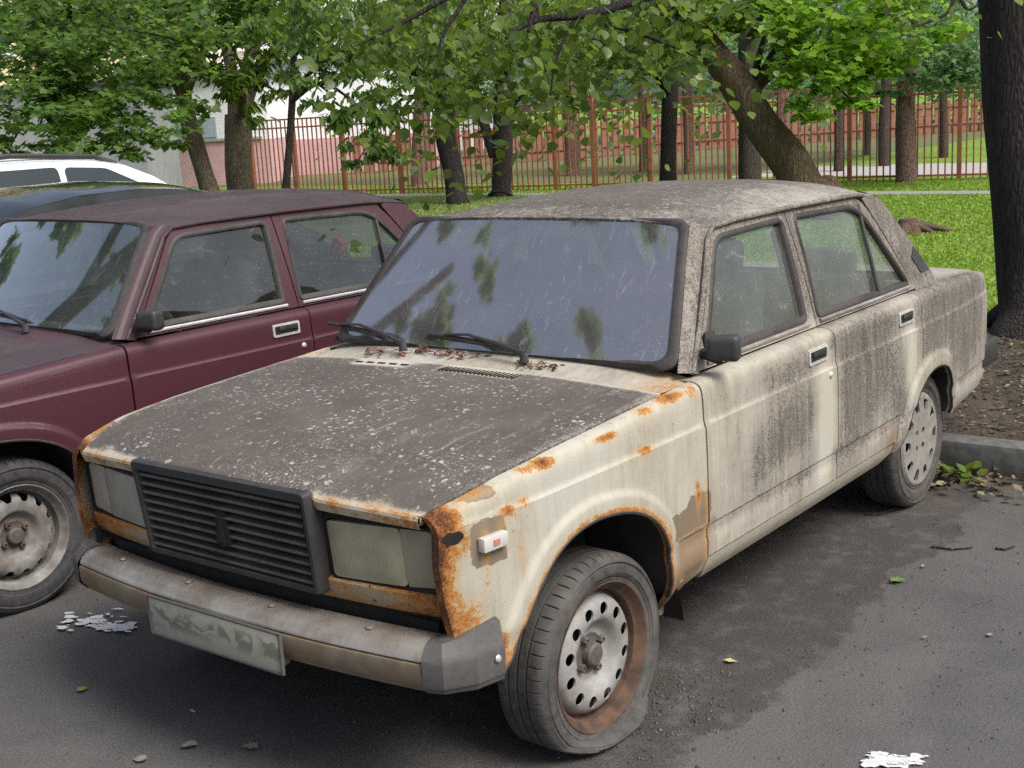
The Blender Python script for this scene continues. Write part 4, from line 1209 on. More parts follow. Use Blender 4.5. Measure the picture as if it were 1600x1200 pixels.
def lawn_mat():
    t = NT('lawn_turf')
    v = t.coord('Object')
    n = t.noise(v, 0.8, 6, 0.6); n2 = t.noise(v, 26, 5, 0.7)
    col = t.mix(t.step(n, 0.3, 0.7), (0.12, 0.20, 0.025), (0.17, 0.28, 0.04))
    col = t.mix(t.math('MULTIPLY', t.step(n2, 0.4, 0.75), 0.55), col, (0.20, 0.30, 0.06))
    return t.done(t.pbsdf(col, 0.9, 0, 0.2, t.bump(n2, 0.8, 0.04)))
M['asphalt'] = asphalt_mat(); M['soil'] = soil_mat(); M['lawn'] = lawn_mat()
def earth_mat():
    t = NT('trodden_earth')
    v = t.coord('Object')
    n = t.noise(v, 1.1, 7, 0.65, 0.4); n2 = t.noise(v, 14, 6, 0.7)
    col = t.mix(t.step(n, 0.40, 0.60), t.mix(n2, (0.10, 0.085, 0.065), (0.17, 0.145, 0.11)), t.mix(n2, (0.075, 0.11, 0.025), (0.14, 0.20, 0.045)))
    return t.done(t.pbsdf(col, 0.95, 0, 0.2, t.bump(n2, 0.8, 0.03)))
M['earth'] = earth_mat()
M['kerb'] = simple('old_concrete_kerb', (0.105, 0.103, 0.100), 0.9, 0, 0.3, 22, 0.5, dust=(0.055, 0.058, 0.046), dust_amt=0.6)
M['path'] = simple('pale_path', (0.34, 0.315, 0.30), 0.9, 0, 0.12, 9, 0.2)
M['pathgrey'] = simple('grey_path', (0.22, 0.22, 0.21), 0.9, 0, 0.12, 9, 0.2)

def sheet(name, x0, x1, y0, y1, z, mat, label, cat, nx=2, ny=2, f=None):
    mb = MB().grid(lambda x, y: (x, y, z+(f(x, y) if f else 0)), lin(x0, x1, nx), lin(y0, y1, ny))
    o = mb.build(name, mat, None, 40)
    return tag(o, label, cat, None, 'structure')
sheet('ground', -600, 600, -600, 600, -.06, M['lawn'], 'flat open ground lying beyond the parking place', 'ground')
sheet('parking_asphalt', -60, 2.97, -60, 60, 0, M['asphalt'], 'worn dark grey asphalt of the parking place under the cars', 'asphalt', 2, 2)
sheet('lawn', 3.1, 220, -120, 160, .10, M['lawn'], 'bright green mown lawn behind the rusty car', 'lawn')
def soil_f(x, y): return .012*math.sin(x*7+y*3)+.010*math.sin(y*11-x*5)+.012*math.sin(x*2.3)*math.cos(y*3.1)
sheet('soil_strip', 3.085, 5.75, -14, 3.4, .128, M['soil'], 'bare brown soil littered with dead leaves behind the kerb', 'soil', 40, 220, soil_f)
sheet('bare_ground', 9.0, 16.9, 9.3, 30, .106, M['earth'], 'bare trodden earth under the trees in front of the fence', 'bare ground')
sheet('garden_shade_sheet', 20.6, 60, 10.5, 60, .104, M['earth'], 'dull sheet coloured for the shade on the ground beyond the fence at the centre', 'bare ground')  # dull earth colour stands in for shade on the ground beyond the fence
sheet('footpath', 17.1, 17.75, -30, 60, .108, M['pathgrey'], 'grey footpath running along the near side of the fence', 'path')
sheet('garden_path', 21.6, 25.2, -30, 10.5, .106, M['path'], 'pale path on the far side of the fence', 'path')
# kerb: separate stones
kerb = tag(empty('kerb', (2.95, 0, 0)), 'low grey concrete kerb behind the rusty car', 'kerb', None, 'structure')
kme = None
for i in range(14):
    if kme is None:
        mb = MB().box((.07, 0, .055), (.15, .992, .20), bev=.038); kme = mesh('kerb_stone', mb.V, mb.F, M['kerb'], 40)
    o = link('kerb_stone', kme, kerb, (random.uniform(-.004, .004), -10.7+i+.0, random.uniform(-.004, .004)), (0, 0, random.uniform(-.006, .006)))

# ------------------------------------------------------------------ fence
FA = np.array((17.7895, 16.1763)); FB = np.array((20.0979, 5.0758)); FD = (FB-FA)/np.linalg.norm(FB-FA)
M['fencered'] = simple('faded_red_brown_fence_paint', (0.29, 0.090, 0.042), 0.7, 0, 0.25, 5, 0.1, dust=(0.22, 0.13, 0.07), dust_amt=0.6)
def fence_line(s): return FA+FD*s
fang = math.atan2(FD[1], FD[0])
fence = tag(empty('fence', (*fence_line(-4.0), .1), fang), 'tall red brown metal bar fence running behind the trees', 'fence')
bar_me = mesh('bar', *(lambda m: (m.V, m.F))(MB().box((0, 0, .86), (.024, .024, 1.72))), M['fencered'])
post_me = mesh('post', *(lambda m: (m.V, m.F))(MB().box((0, 0, .90), (.075, .075, 1.82)).box((0, 0, 1.82), (.085, .085, .02))), M['fencered'])
FL = 22.0
s = 0.0; k = 0
posts = [.09, 1.27, 2.55, 3.95, 5.34, 7.58-.0, 8.42, 9.62, 11.19, 13.44, 15.34, 17.3, 19.2, 21.1]
while s < FL:
    if min(abs(s-p) for p in posts) > .06: link('bar', bar_me, fence, (s, 0, 0))
    s += .118
for p in posts: link('post', post_me, fence, (p, 0, 0))
for z in (.10, 1.52, 1.70):
    MB().box((FL/2, .0, z), (FL, .03, .035)).build('rail', M['fencered'], fence)

# far solid fence with boards
M['board'] = simple('brick_red_boards', (0.22, 0.088, 0.062), 0.8, 0, 0.3, 4, 0.1, dust=(0.27, 0.155, 0.12), dust_amt=0.5)
def at(px, py, D):
    d = _F+_R*((px-800)/2000)+_U*((600-py)/2000)
    return Vector((-2.7321, -2.6379, 1.7371))+d*D
_fa = at(560, 272, 38.5); _fb = at(1560, 238, 46)
far = tag(empty('fence', (_fa.x, _fa.y, .1), math.atan2(_fb.y-_fa.y, _fb.x-_fa.x)), 'far low brick red board fence beyond the pale path', 'fence')
bme = mesh('board', *(lambda m: (m.V, m.F))(MB().box((0, 0, .56), (.27, .03, 1.12))), M['board'])
x = 0
while x < 42:
    link('board', bme, far, (x, random.uniform(-.01, .01), random.uniform(-.03, .03))); x += .385
MB().box((21, -.04, .35), (42, .05, .08)).build('rail', M['board'], far); MB().box((21, -.04, .95), (42, .05, .08)).build('rail', M['board'], far)

# ------------------------------------------------------------------ buildings on the left
M['white'] = simple('white_render', (0.74, 0.75, 0.77), 0.9, 0, 0.05, 3, 0.05)
M['pink'] = simple('pink_plaster', (0.52, 0.33, 0.34), 0.9, 0, 0.08, 3, 0.05)
M['beige'] = simple('warm_beige_plaster', (0.80, 0.62, 0.44), 0.9, 0, 0.1, 2, 0.05)
M['greyroof'] = simple('grey_metal_roof', (0.16, 0.165, 0.17), 0.7, 0.2, 0.2, 3, 0.05)
M['greywall'] = simple('grey_concrete_wall', (0.30, 0.31, 0.32), 0.9, 0, 0.1, 2, 0.05)
M['pane'] = simple('dark_window_pane', (0.05, 0.065, 0.075), 0.12, 0, 0.1, 2, 0.0)
M['framew'] = simple('white_window_frame', (0.72, 0.72, 0.72), 0.6, 0, 0.05, 3, 0.0)
def window(parent, x, z, w, h, y=0.0):
    f = MB()
    for dx in (-w/2, 0, w/2): f.box((x+dx, y-.03, z), (.08, .08, h+.08))
    for dz in (-h/2, h/2): f.box((x, y-.03, z+dz), (w+.08, .085, .08))
    fo = f.build('window', M['framew'], parent, None)
    MB().box((x, y-.015, z), (w-.08, .02, h-.08)).build('pane', M['pane'], fo, None)
    MB().box((x, y-.07, z-h/2-.07), (w+.3, .20, .05)).build('sill', M['framew'], fo, None)
def at(px, py, D):
    d = _F+_R*((px-800)/2000)+_U*((600-py)/2000)
    return Vector((-2.7321, -2.6379, 1.7371))+d*D
# local x runs to the right as seen, y away from the viewer
a = at(232, 280, 36); b = at(700, 280, 36)
hd = math.atan2(_R.y, _R.x)
bl = tag(empty('building', (a.x, a.y, 0), hd), 'low building with pink lower wall and pale upper wall behind the fence', 'building')
MB().box((1.75, 2, .66), (3.5, 4, 1.32)).build('pink_wall', M['pink'], bl, None)
MB().box((1.75, 2, 2.2), (3.48, 3.98, 1.8)).build('upper_wall', M['white'], bl, None)
MB().box((-.05, 1.95, 1.55), (.5, 4.1, 3.1)).build('corner_pier', M['white'], bl, None)
MB().box((1.75, 2, 3.17), (3.9, 4.4, .14)).build('roof', M['greyroof'], bl, None)
MB().tube([(.60, -.06, 0), (.60, -.06, 3.1)], .05, 8).build('drainpipe', M['greyroof'], bl, 40)
MB().box((1.9, -.03, 1.36), (2.8, .06, .07)).build('ledge', M['greywall'], bl, None)
M['paleband'] = simple('pale_blue_glazing', (0.36, 0.41, 0.47), 0.3, 0, 0.1, 2, 0.0)
MB().box((1.35, -.02, 1.72), (1.4, .04, .55)).build('window_band', M['paleband'], bl, None)
a = at(402, 290, 40)
wb = tag(empty('building', (a.x, a.y, 0), hd), 'large white building with a thin dark roof edge behind the fence', 'building')
MB().box((2.8, 3, .6), (5.6, 6, 1.2)).build('pink_wall', M['pink'], wb, None)
MB().box((2.8, 3, 2.35), (5.58, 5.98, 2.3)).build('wall', M['white'], wb, None)
MB().box((2.8, 3, 3.55), (5.8, 6.4, .10)).build('roof', M['greyroof'], wb, None)
a = at(-260, 300, 52)
hb = tag(empty('apartment_block', (a.x, a.y, 0), hd+.05), 'tall warm beige block seen through the leaves at the far left', 'building')
MB().box((7, 4, 8), (15.6, 8, 16)).build('wall', M['beige'], hb, None)
for i in range(5):
    for j in range(4): window(hb, 1.2+i*3.0, 2.6+j*3.2, 1.3, 1.6)
MB().box((7, 4, 16.1), (16.2, 8.6, .2)).build('roof', M['greyroof'], hb, None)
a = at(250, 300, 58)
hb2 = tag(empty('apartment_block', (a.x, a.y, 0), hd-.04), 'pale block with windows glimpsed above the white building', 'building')
MB().box((8, 4, 8), (16, 8, 16)).build('wall', M['white'], hb2, None)
for i in range(5):
    for j in range(4): window(hb2, 1.6+i*3.1, 2.6+j*3.2, 1.3, 1.6)
MB().box((8, 4, 16.1), (16.6, 8.6, .2)).build('roof', M['greyroof'], hb2, None)
a = at(20, 290, 30)
gg = tag(empty('garage', (a.x, a.y, 0), hd), 'grey concrete garage hidden behind the leaves above the white estate car', 'garage')
MB().box((1.1, 1.5, 1.4), (4.2, 3, 2.8)).build('wall', M['greywall'], gg, None)
MB().box((1.1, 1.5, 2.86), (4.5, 3.3, .1)).build('roof', M['greyroof'], gg, None)

# ------------------------------------------------------------------ the two cars further along
def sweep_car(root, paint, st, hw, belt, glassmat, rails=None):
    """generic rounded car: st = stations (x, z_bottom, z_belt, z_roof or None)"""
    mb = MB()
    xs = [p[0] for p in st]; zb = [p[1] for p in st]; zr = [p[2] for p in st]
    def sec(x):
        z1 = itp(x, xs, zb); w = hw*(1-.10*abs((x-1.35)/2.2)**4)
        return [(-w*.96, .30), (-w, .45), (-w, .62), (-w*.985, z1-.06), (-w*.93, z1-.005), (-w*.6, z1+.012), (0, z1+.02)]
    pts = []
    X = lin(xs[0], xs[-1], 40)
    for x in X:
        p = sec(x); p = p+[(-q[0], q[1]) for q in p[:-1]][::-1]
        pts.append([(x, y, z) for y, z in p])
    n = len(pts[0])
    mb.V = [q for r in pts for q in r]
    mb.F = [(i*n+j, i*n+j+1, (i+1)*n+j+1, (i+1)*n+j) for i in range(len(pts)-1) for j in range(n-1)]
    mb.F += [tuple(range(n)), tuple(range((len(pts)-1)*n, len(pts)*n))[::-1]]
    mb.build('body', paint, root, 40)
def cabin(root, paint, glassm, prof, hw, zbelt, tumble=.16, bars=()):
    """prof = roof line (x, z) from windscreen base to tail base; panes between pillars"""
    def w(z): return hw-(z-zbelt)*tumble/.5*1.0
    rl = [p for p in prof if p[1] > zbelt+.02]
    mb = MB()
    ztop = max(p[1] for p in prof)
    X = lin(prof[0][0], prof[-1][0], 60)
    zx = lambda x: itp(x, [p[0] for p in prof], [p[1] for p in prof])
    def rs_(x, v):
        z = zx(x)
        return (x, v*w(z), z+.055*(1-abs(v)**2.6)*float(sm(z, zbelt+.05, ztop-.12)))
    mb.grid(rs_, X, [-1, -.985, -.95, -.88, -.75, -.5, -.25, 0, .25, .5, .75, .88, .95, .985, 1])
    ro = mb.build('roof', paint, root, 40)
    for s in (-1, 1):
        g = MB(); V = []
        xs = [x for x in X if zx(x) > zbelt+.03]
        g.grid(lambda x, k: (x, s*(w(zbelt+(zx(x)-zbelt)*k)-.004), zbelt+(zx(x)-zbelt)*k), xs, [0, .25, .5, .75, 1.0])
        g.build('side_frame', paint, root, 40)
    return zx, w
# black hatchback
M['blackpaint'] = simple('glossy_black_paint', (0.012, 0.014, 0.014), 0.10, 0, 0.1, 3, 0.0, spec=0.6, dust=(0.04, 0.04, 0.04), dust_amt=0.3)
M['whitepaint'] = simple('white_car_paint', (0.66, 0.68, 0.69), 0.25, 0, 0.04, 3, 0.0, spec=0.5)
def modern_car(root, paint, prof, zbelt, hw, panes, body, rails, wheels_x):
    sweep_car(root, paint, body, hw, zbelt, None)
    zx, w = cabin(root, paint, None, prof, hw*.93, zbelt)
    for s in (-1, 1):
        for poly in panes:
            q = resample(rounded(poly, .05, 4), .06)
            V, F = panel(q, lambda P: np.array([(p[0], -(w(p[1])+.004), p[1]) for p in P]), thick=.006, inward=(0, 1, 0))
            VV, FF = (V, F) if s < 0 else mirror(V, F)
            link('side_window', mesh('side_window', VV, FF, M['pane2'], 30), root)
        if rails:
            MB().tube([(x, s*(w(zx(x))-.06), zx(x)+.035+dz) for x, dz in rails], .022, 8).build('roof_rail', M['blackplastic'], root, 40)
    # windscreen and tail glass
    def glassq(x0, x1, name):
        mb = MB().grid(lambda x, v: (x, v*(w(zx(x))-.07), zx(x)+.006+.055*(1-abs(v)**2.6)*float(sm(zx(x), zbelt+.05, max(p[1] for p in prof)-.12))), lin(x0, x1, 8), lin(-1, 1, 9))
        mb.build(name, M['pane2'], root, 40)
    return glassq
M['pane2'] = simple('dark_car_glass', (0.018, 0.026, 0.027), 0.04, 0, 0.1, 2, 0.0, spec=0.6)
bc = tag(empty('parked_car', (.42, 4.95, -.06), -.03), 'glossy black car beyond the maroon car, only its roof showing', 'car', 'cars parked at the far end of the row')
prof = [(.30, .95), (.75, 1.22), (1.15, 1.385), (1.5, 1.43), (1.9, 1.435), (2.3, 1.40), (2.7, 1.30), (3.2, 1.05), (3.35, .97)]
gq = modern_car(bc, M['blackpaint'], prof, .95, .86, [[(.75, 1.0), (1.15, 1.32), (1.70, 1.37), (1.70, 1.0)], [(1.78, 1.0), (1.78, 1.37), (2.3, 1.34), (2.75, 1.12), (2.75, 1.0)]], [(-.85, .70, 0), (-.6, .80, 0), (.3, .95, 0), (3.3, .97, 0), (3.6, .85, 0)], None, None)
gq(.36, 1.08, 'windscreen'); gq(2.75, 3.25, 'rear_screen')
wc = tag(empty('parked_car', (.95, 7.35, -.07), -.02), 'white estate car with black roof rails, furthest along the row', 'car', 'cars parked at the far end of the row')
prof = [(.20, 1.05), (.75, 1.40), (1.1, 1.56), (1.5, 1.61), (2.2, 1.61), (2.7, 1.585), (3.0, 1.53), (3.25, 1.42), (3.55, 1.22), (3.72, 1.05)]
gq = modern_car(wc, M['whitepaint'], prof, 1.02, .90, [[(.7, 1.10), (1.12, 1.49), (1.62, 1.555), (1.62, 1.10)], [(1.70, 1.10), (1.70, 1.555), (2.36, 1.555), (2.36, 1.10)], [(2.42, 1.10), (2.42, 1.55), (2.80, 1.52), (3.18, 1.33), (3.20, 1.12)]], [(-.95, .75, 0), (-.7, .90, 0), (.2, 1.02, 0), (3.6, 1.04, 0), (3.8, .9, 0)], [(1.0, -.02), (1.2, .01), (2.0, .02), (2.75, .005), (2.95, -.025)], None)
gq(.26, 1.05, 'windscreen'); gq(3.05, 3.5, 'rear_screen')
mb = MB().tube([(2.98, 0, 1.60), (3.05, 0, 1.74)], [.012, .005], 6); mb.build('aerial', M['blackplastic'], wc, 40)
for root, y in ((bc, .74), (wc, .78)):
    for x in (0.0, 2.6):
        for s in (-1, 1): build_wheel(root, (x, s*y, .295), 0, 'steel', side=s, mats=w2) if False else MB().lathe([(.20, -.08), (.28, -.09), (.31, -.07), (.31, .07), (.28, .09), (.001, .09)], n=32, c=(x, s*y, .312)).build('wheel', M['tyredark'], root, 40)

# ------------------------------------------------------------------ trees
LEAF = {
 'broad': (np.array([(0, 0, 0), (.30, .10, .02), (.46, .34, .05), (.40, .62, .06), (.20, .86, .03), (0, 1.06, -.03), (-.20, .86, .03), (-.40, .62, .06), (-.46, .34, .05), (-.30, .10, .02), (0, .5, -.02)]), [(10, i, (i+1) % 10) for i in range(10)]),
 'maple': (np.array([(0, 0, 0), (.16, .10, .02), (.48, .05, .04), (.36, .30, .03), (.58, .55, .05), (.28, .58, .02), (.22, .74, .03), (0, 1.0, -.03), (-.22, .74, .03), (-.28, .58, .02), (-.58, .55, .05), (-.36, .30, .03), (-.48, .05, .04), (-.16, .10, .02), (0, .4, -.03)]), [(14, i, (i+1) % 14) for i in range(14)]),
 'long': (np.array([(0, 0, 0), (.16, .28, .03), (.14, .62, .02), (0, 1.0, -.04), (-.14, .62, .02), (-.16, .28, .03)]), [(0, 1, 2), (0, 2, 3), (0, 3, 4), (0, 4, 5)]),
 'small': (np.array([(0, 0, 0), (.32, .45, .04), (0, 1.0, -.03), (-.32, .45, .04)]), [(0, 1, 2), (0, 2, 3)]),
}
def leaves(kind, C, size, droop=0.4, rng=RNG, spread=1.0):
    """leaf-shaped faces at the points C, random turns, tips drooping"""
    T, F = LEAF[kind]; F = np.array(F); n = len(C); k = len(T)
    az = rng.uniform(0, 2*PI, n)
    tip = np.stack([np.cos(az), np.sin(az), rng.normal(-droop, .35*spread, n)], 1); tip /= np.linalg.norm(tip, axis=1)[:, None]
    nr = np.stack([rng.normal(0, .45*spread, n), rng.normal(0, .45*spread, n), np.ones(n)], 1)
    sx = np.cross(tip, nr); sx /= np.linalg.norm(sx, axis=1)[:, None]
    nn = np.cross(sx, tip)
    sz = size*rng.uniform(.6, 1.25, n)
    V = C[:, None, :]+sz[:, None, None]*(T[None, :, 0:1]*sx[:, None, :]+T[None, :, 1:2]*tip[:, None, :]+T[None, :, 2:3]*nn[:, None, :])
    Fa = F[None]+(np.arange(n)*k)[:, None, None]
    tint = np.repeat(np.clip(rng.beta(2, 2, n)+rng.normal(0, .1, n), 0, 1), k)
    return V.reshape(-1, 3), Fa.reshape(-1, 3), tint
def clump_points(clumps, rng=RNG, dens=1.0):
    out = []
    for (c, r, n) in clumps:
        n = int(n*dens)
        r = np.array(r if hasattr(r, '__len__') else (r, r, r), float)
        k = max(3, int(n/45))
        sub = rng.normal(0, .55, (k, 3)); sub /= np.maximum(1, np.linalg.norm(sub, axis=1)/1.0)[:, None]
        idx = rng.integers(0, k, n)
        p = sub[idx]+rng.normal(0, .17, (n, 3))*np.array((1, 1, .55))
        out.append(np.array(c)+p*r)
    return np.concatenate(out)
M['bark'] = bark_mat('dark_bark', (0.045, 0.036, 0.032), (0.085, 0.068, 0.058))
M['barkdark'] = bark_mat('very_dark_bark', (0.026, 0.022, 0.021), (0.058, 0.049, 0.045), 16)
M['barkpale'] = bark_mat('ridged_brown_bark', (0.10, 0.078, 0.052), (0.20, 0.165, 0.115), 10)
M['barkmoss'] = bark_mat('mossy_brown_bark', (0.075, 0.050, 0.034), (0.17, 0.118, 0.078), 12, (0.085, 0.080, 0.022))
M['barkred'] = bark_mat('reddish_bark', (0.12, 0.078, 0.062), (0.21, 0.145, 0.115), 12)
M['leaf'] = leaf_mat('mid_green_leaves', (0.058, 0.112, 0.016), (0.205, 0.300, 0.048), trans=.58)
M['leafdark'] = leaf_mat('dark_green_leaves', (0.042, 0.090, 0.022), (0.150, 0.245, 0.056), trans=.58)
M['leafbright'] = leaf_mat('bright_maple_leaves', (0.085, 0.18, 0.016), (0.25, 0.42, 0.05), trans=.5)
M['leafblue'] = leaf_mat('cool_green_leaves', (0.07, 0.15, 0.06), (0.20, 0.33, 0.15), gloss=.35)
M['leafnear'] = leaf_mat('glossy_broad_leaves', (0.045, 0.092, 0.018), (0.180, 0.245, 0.042), gloss=.33, trans=.5)

def trunk_obj(parent, paths, mat, n=14, name='trunk'):
    """several limbs of one tree in one trunk mesh, each with an uneven girth"""
    mb = MB()
    for path, rad in paths:
        q = [np.array((*p, r)) for p, r in zip(path, rad)]
        for i in range(1, len(q)-1): q[i] = q[i]+np.array((RNG.normal(), RNG.normal(), 0, RNG.normal()*.5))*q[i][3]*.07
        out = []
        for i in range(len(q)-1):
            A, B, Cc, Dd = q[max(i-1, 0)], q[i], q[i+1], q[min(i+2, len(q)-1)]
            for j in range(5):
                t = j/5
                out.append(.5*((2*B)+(Cc-A)*t+(2*A-5*B+4*Cc-Dd)*t*t+(3*B-A-3*Cc+Dd)*t**3))
        out.append(q[-1])
        P = [Vector(p[:3]) for p in out]; Rr = [max(.001, float(p[3])) for p in out]
        mb.tube(P, Rr, n)
    mb.V = [(v[0], v[1], v[2]) for v in mb.V]
    return mb.build(name, mat, parent, 60)
def tree(name, label, trunks, mat, clumps, kind, size, lmat, group=None, droop=.4, limbs=True, leafname='crown'):
    """trunks: list of (pixel path, D, radii)"""
    paths = []
    for (pp, D, rad) in trunks:
        paths.append(([at(x, y, D if not hasattr(D, '__len__') else D[i]) for i, (x, y) in enumerate(pp)], rad))
    b = paths[0][0][0]
    root = tag(empty(name, (b.x, b.y, .08)), label, 'tree', group)
    o = Vector((b.x, b.y, .08))
    lp = [([p-o for p in path], rad) for path, rad in paths]
    lp[0] = ([Vector((lp[0][0][0].x, lp[0][0][0].y, -.05))]+lp[0][0], [lp[0][1][0]*1.35]+list(lp[0][1]))
    cl = [(np.array(c)-np.array(o), r, n) for c, r, n in clumps]
    if limbs and cl:
        allp = [(p, r) for path, rad in lp for p, r in zip(path, rad)]
        for c, r, n in cl:
            c = Vector(c); q, rq = min(allp, key=lambda t_: (t_[0]-c).length+max(0, 1.5-t_[0].z)*2)
            if (q-c).length > .4:
                m = q.lerp(c, .5)+Vector((0, 0, .12*(q-c).length))
                lp.append(([q, m, c], [min(.08, rq*.5), .03, .008]))
    trunk_obj(root, lp, mat)
    if cl:
        V, F, T = leaves(kind, clump_points(cl, dens=1.9), size*.74, droop)
        me = fast_mesh(leafname, V, F, lmat, T)
        tag(link(leafname, me, root), kind='stuff')
    return root
def cp(px, py, D, rx, rz=None, n=300, ry=None):
    """clump at a picture position and depth, radius in metres"""
    return (tuple(at(px, py, D)), (rx, ry or rx, rz or rx*.7), n)

G1 = 'trees standing in front of the fence'
# left group
tree('tree', 'slender leaning tree just left of the thick forked trunk', [([(330, 305), (319, 270), (305, 225), (290, 160), (284, 90), (275, 20), (268, -80)], 22, [.17, .155, .15, .14, .12, .11, .09])], M['barkpale'],
     [cp(250, 20, 20, 1.3, .9, 420), cp(320, 60, 20, 1.0, .7, 300), cp(180, 60, 19, 1.3, .9, 420), cp(250, 110, 19, .9, .7, 280), cp(120, 20, 19, 1.4, .9, 420), cp(300, -60, 21, 1.8, 1.2, 400), cp(330, 130, 20, .5, .4, 100)], 'maple', .20, M['leafdark'], G1)
tree('tree', 'thick ridged trunk forking low beside the end of the red fence', [([(376, 305), (375, 262), (372, 215), (372, 180)], 24, [.26, .235, .25, .25]), ([(370, 185), (366, 140), (360, 100), (350, 40), (345, -60)], 24, [.17, .13, .12, .11, .09]), ([(378, 185), (392, 140), (412, 100), (435, 67), (460, 10)], 24, [.16, .11, .09, .08, .05]), ([(373, 190), (382, 120), (395, 60), (405, -40)], 24, [.14, .1, .09, .07])], M['barkpale'],
     [cp(400, 20, 22, 1.2, .8, 420), cp(350, 90, 21.5, .7, .5, 180), cp(460, 40, 22, 1.0, .7, 330), cp(395, 150, 21.5, .45, .45, 120), cp(440, 110, 22, .5, .4, 120), cp(340, 20, 21, 1., .7, 240), cp(430, -60, 23, 1.6, 1, 300), cp(365, 140, 21, .3, .3, 50)], 'long', .26, M['leaf'], G1, droop=.9)
tree('tree', 'thin pole-like tree standing close in front of the fence', [([(447, 305), (452, 230), (456, 160), (459, 90), (460, 30), (463, -60)], 19, [.062, .058, .055, .05, .045, .04])], M['bark'],
     [cp(500, 60, 17.5, .8, .6, 260), cp(530, 120, 17, .55, .4, 150), cp(560, 60, 17, .7, .5, 240), cp(470, 20, 18, .8, .5, 240), cp(525, 155, 17, .35, .25, 70), cp(560, 165, 17, .35, .3, 80)], 'long', .24, M['leafdark'], G1, droop=1.0)
tree('tree', 'dark curving trunk nearest the left end of the rusty roof', [([(715, 318), (707, 270), (697, 215), (690, 160), (676, 100), (655, 30), (640, -60)], 23.5, [.19, .185, .19, .185, .16, .15, .12])], M['barkdark'],
     [cp(640, 40, 21, 1.1, .8, 380), cp(600, 100, 20.5, .8, .5, 240), cp(700, 60, 21, .9, .6, 300), cp(580, 190, 20, .55, .45, 130), cp(600, 235, 20, .45, .3, 80), cp(560, 250, 20, .35, .3, 50), cp(620, -40, 22, 1.6, 1, 340), cp(650, 130, 20.5, .6, .5, 160)], 'long', .25, M['leafdark'], G1, droop=1.0)
tree('tree', 'straight grey brown trunk with a low side fork behind the roof', [([(783, 308), (783, 240), (785, 180), (786, 120), (790, 40), (796, -60)], 25, [.215, .205, .19, .18, .16, .14]), ([(772, 245), (757, 195), (738, 120), (724, 50), (712, -40)], 25, [.10, .10, .09, .08, .06])], M['bark'],
     [cp(760, 30, 23, 1.3, .8, 420), cp(840, 60, 23, 1.1, .7, 340), cp(820, 190, 23.5, .5, .45, 120), cp(860, 150, 23.5, .5, .4, 120), cp(720, 110, 23.5, .6, .5, 150), cp(800, -60, 24, 1.8, 1, 380)], 'small', .22, M['leaf'], G1)
tree('tree', 'dark upright trunk left of the leaning trunk', [([(1044, 310), (1045, 230), (1046, 150), (1049, 90), (1056, -60)], 19.5, [.135, .128, .125, .12, .1])], M['barkdark'],
     [cp(1000, 30, 18, 1.1, .7, 380), cp(930, 60, 18, .9, .6, 300), cp(1080, 60, 18.5, .8, .5, 220), cp(980, 100, 18, .6, .4, 150)], 'small', .20, M['leaf'], G1)
lean = tree('tree', 'heavy mossy trunk leaning steeply to the left over the lawn', [([(1290, 322), (1262, 300), (1228, 250), (1190, 190), (1150, 130), (1108, 75), (1070, 20), (1030, -50)], 17.0, [.30, .285, .255, .24, .215, .18, .15, .12]), ([(1262, 296), (1296, 284), (1312, 300)], 17.0, [.13, .09, .05])], M['barkmoss'],
     [cp(1020, -30, 16, 1.2, .7, 340), cp(1120, -10, 16.5, .9, .6, 240)], 'maple', .2, M['leaf'], G1)
tree('tree', 'upright dark trunk half hidden behind the leaning trunk', [([(1172, 305), (1172, 230), (1172, 150), (1173, 60), (1176, -60)], 21, [.19, .185, .18, .17, .15])], M['bark'],
     [cp(1235, 25, 17, .8, .6, 340), cp(1285, 85, 17.5, .75, .6, 380), cp(1320, 40, 16.5, 1.0, .7, 440), cp(1300, 140, 16.5, .6, .45, 260), cp(1380, 90, 17, .7, .5, 300), cp(1290, -30, 17, 1.3, .7, 420), cp(1340, 165, 16.5, .35, .25, 90), cp(1400, 30, 17, .8, .6, 300)], 'maple', .165, M['leafbright'], G1)
tree('tree', 'reddish trunk standing just behind the fence on the right', [([(1416, 290), (1415, 230), (1415, 160), (1418, 90), (1426, 10), (1432, -60)], 22.8, [.20, .175, .165, .16, .17, .12])], M['barkred'],
     [cp(1450, 90, 21, .8, .45, 300), cp(1490, 50, 21, .9, .6, 380), cp(1430, 20, 21, .9, .6, 340), cp(1500, 120, 21, .7, .4, 240), cp(1530, 10, 21.5, 1.0, .7, 360), cp(1400, 130, 22, .4, .3, 110)], 'small', .18, M['leafblue'], G1)
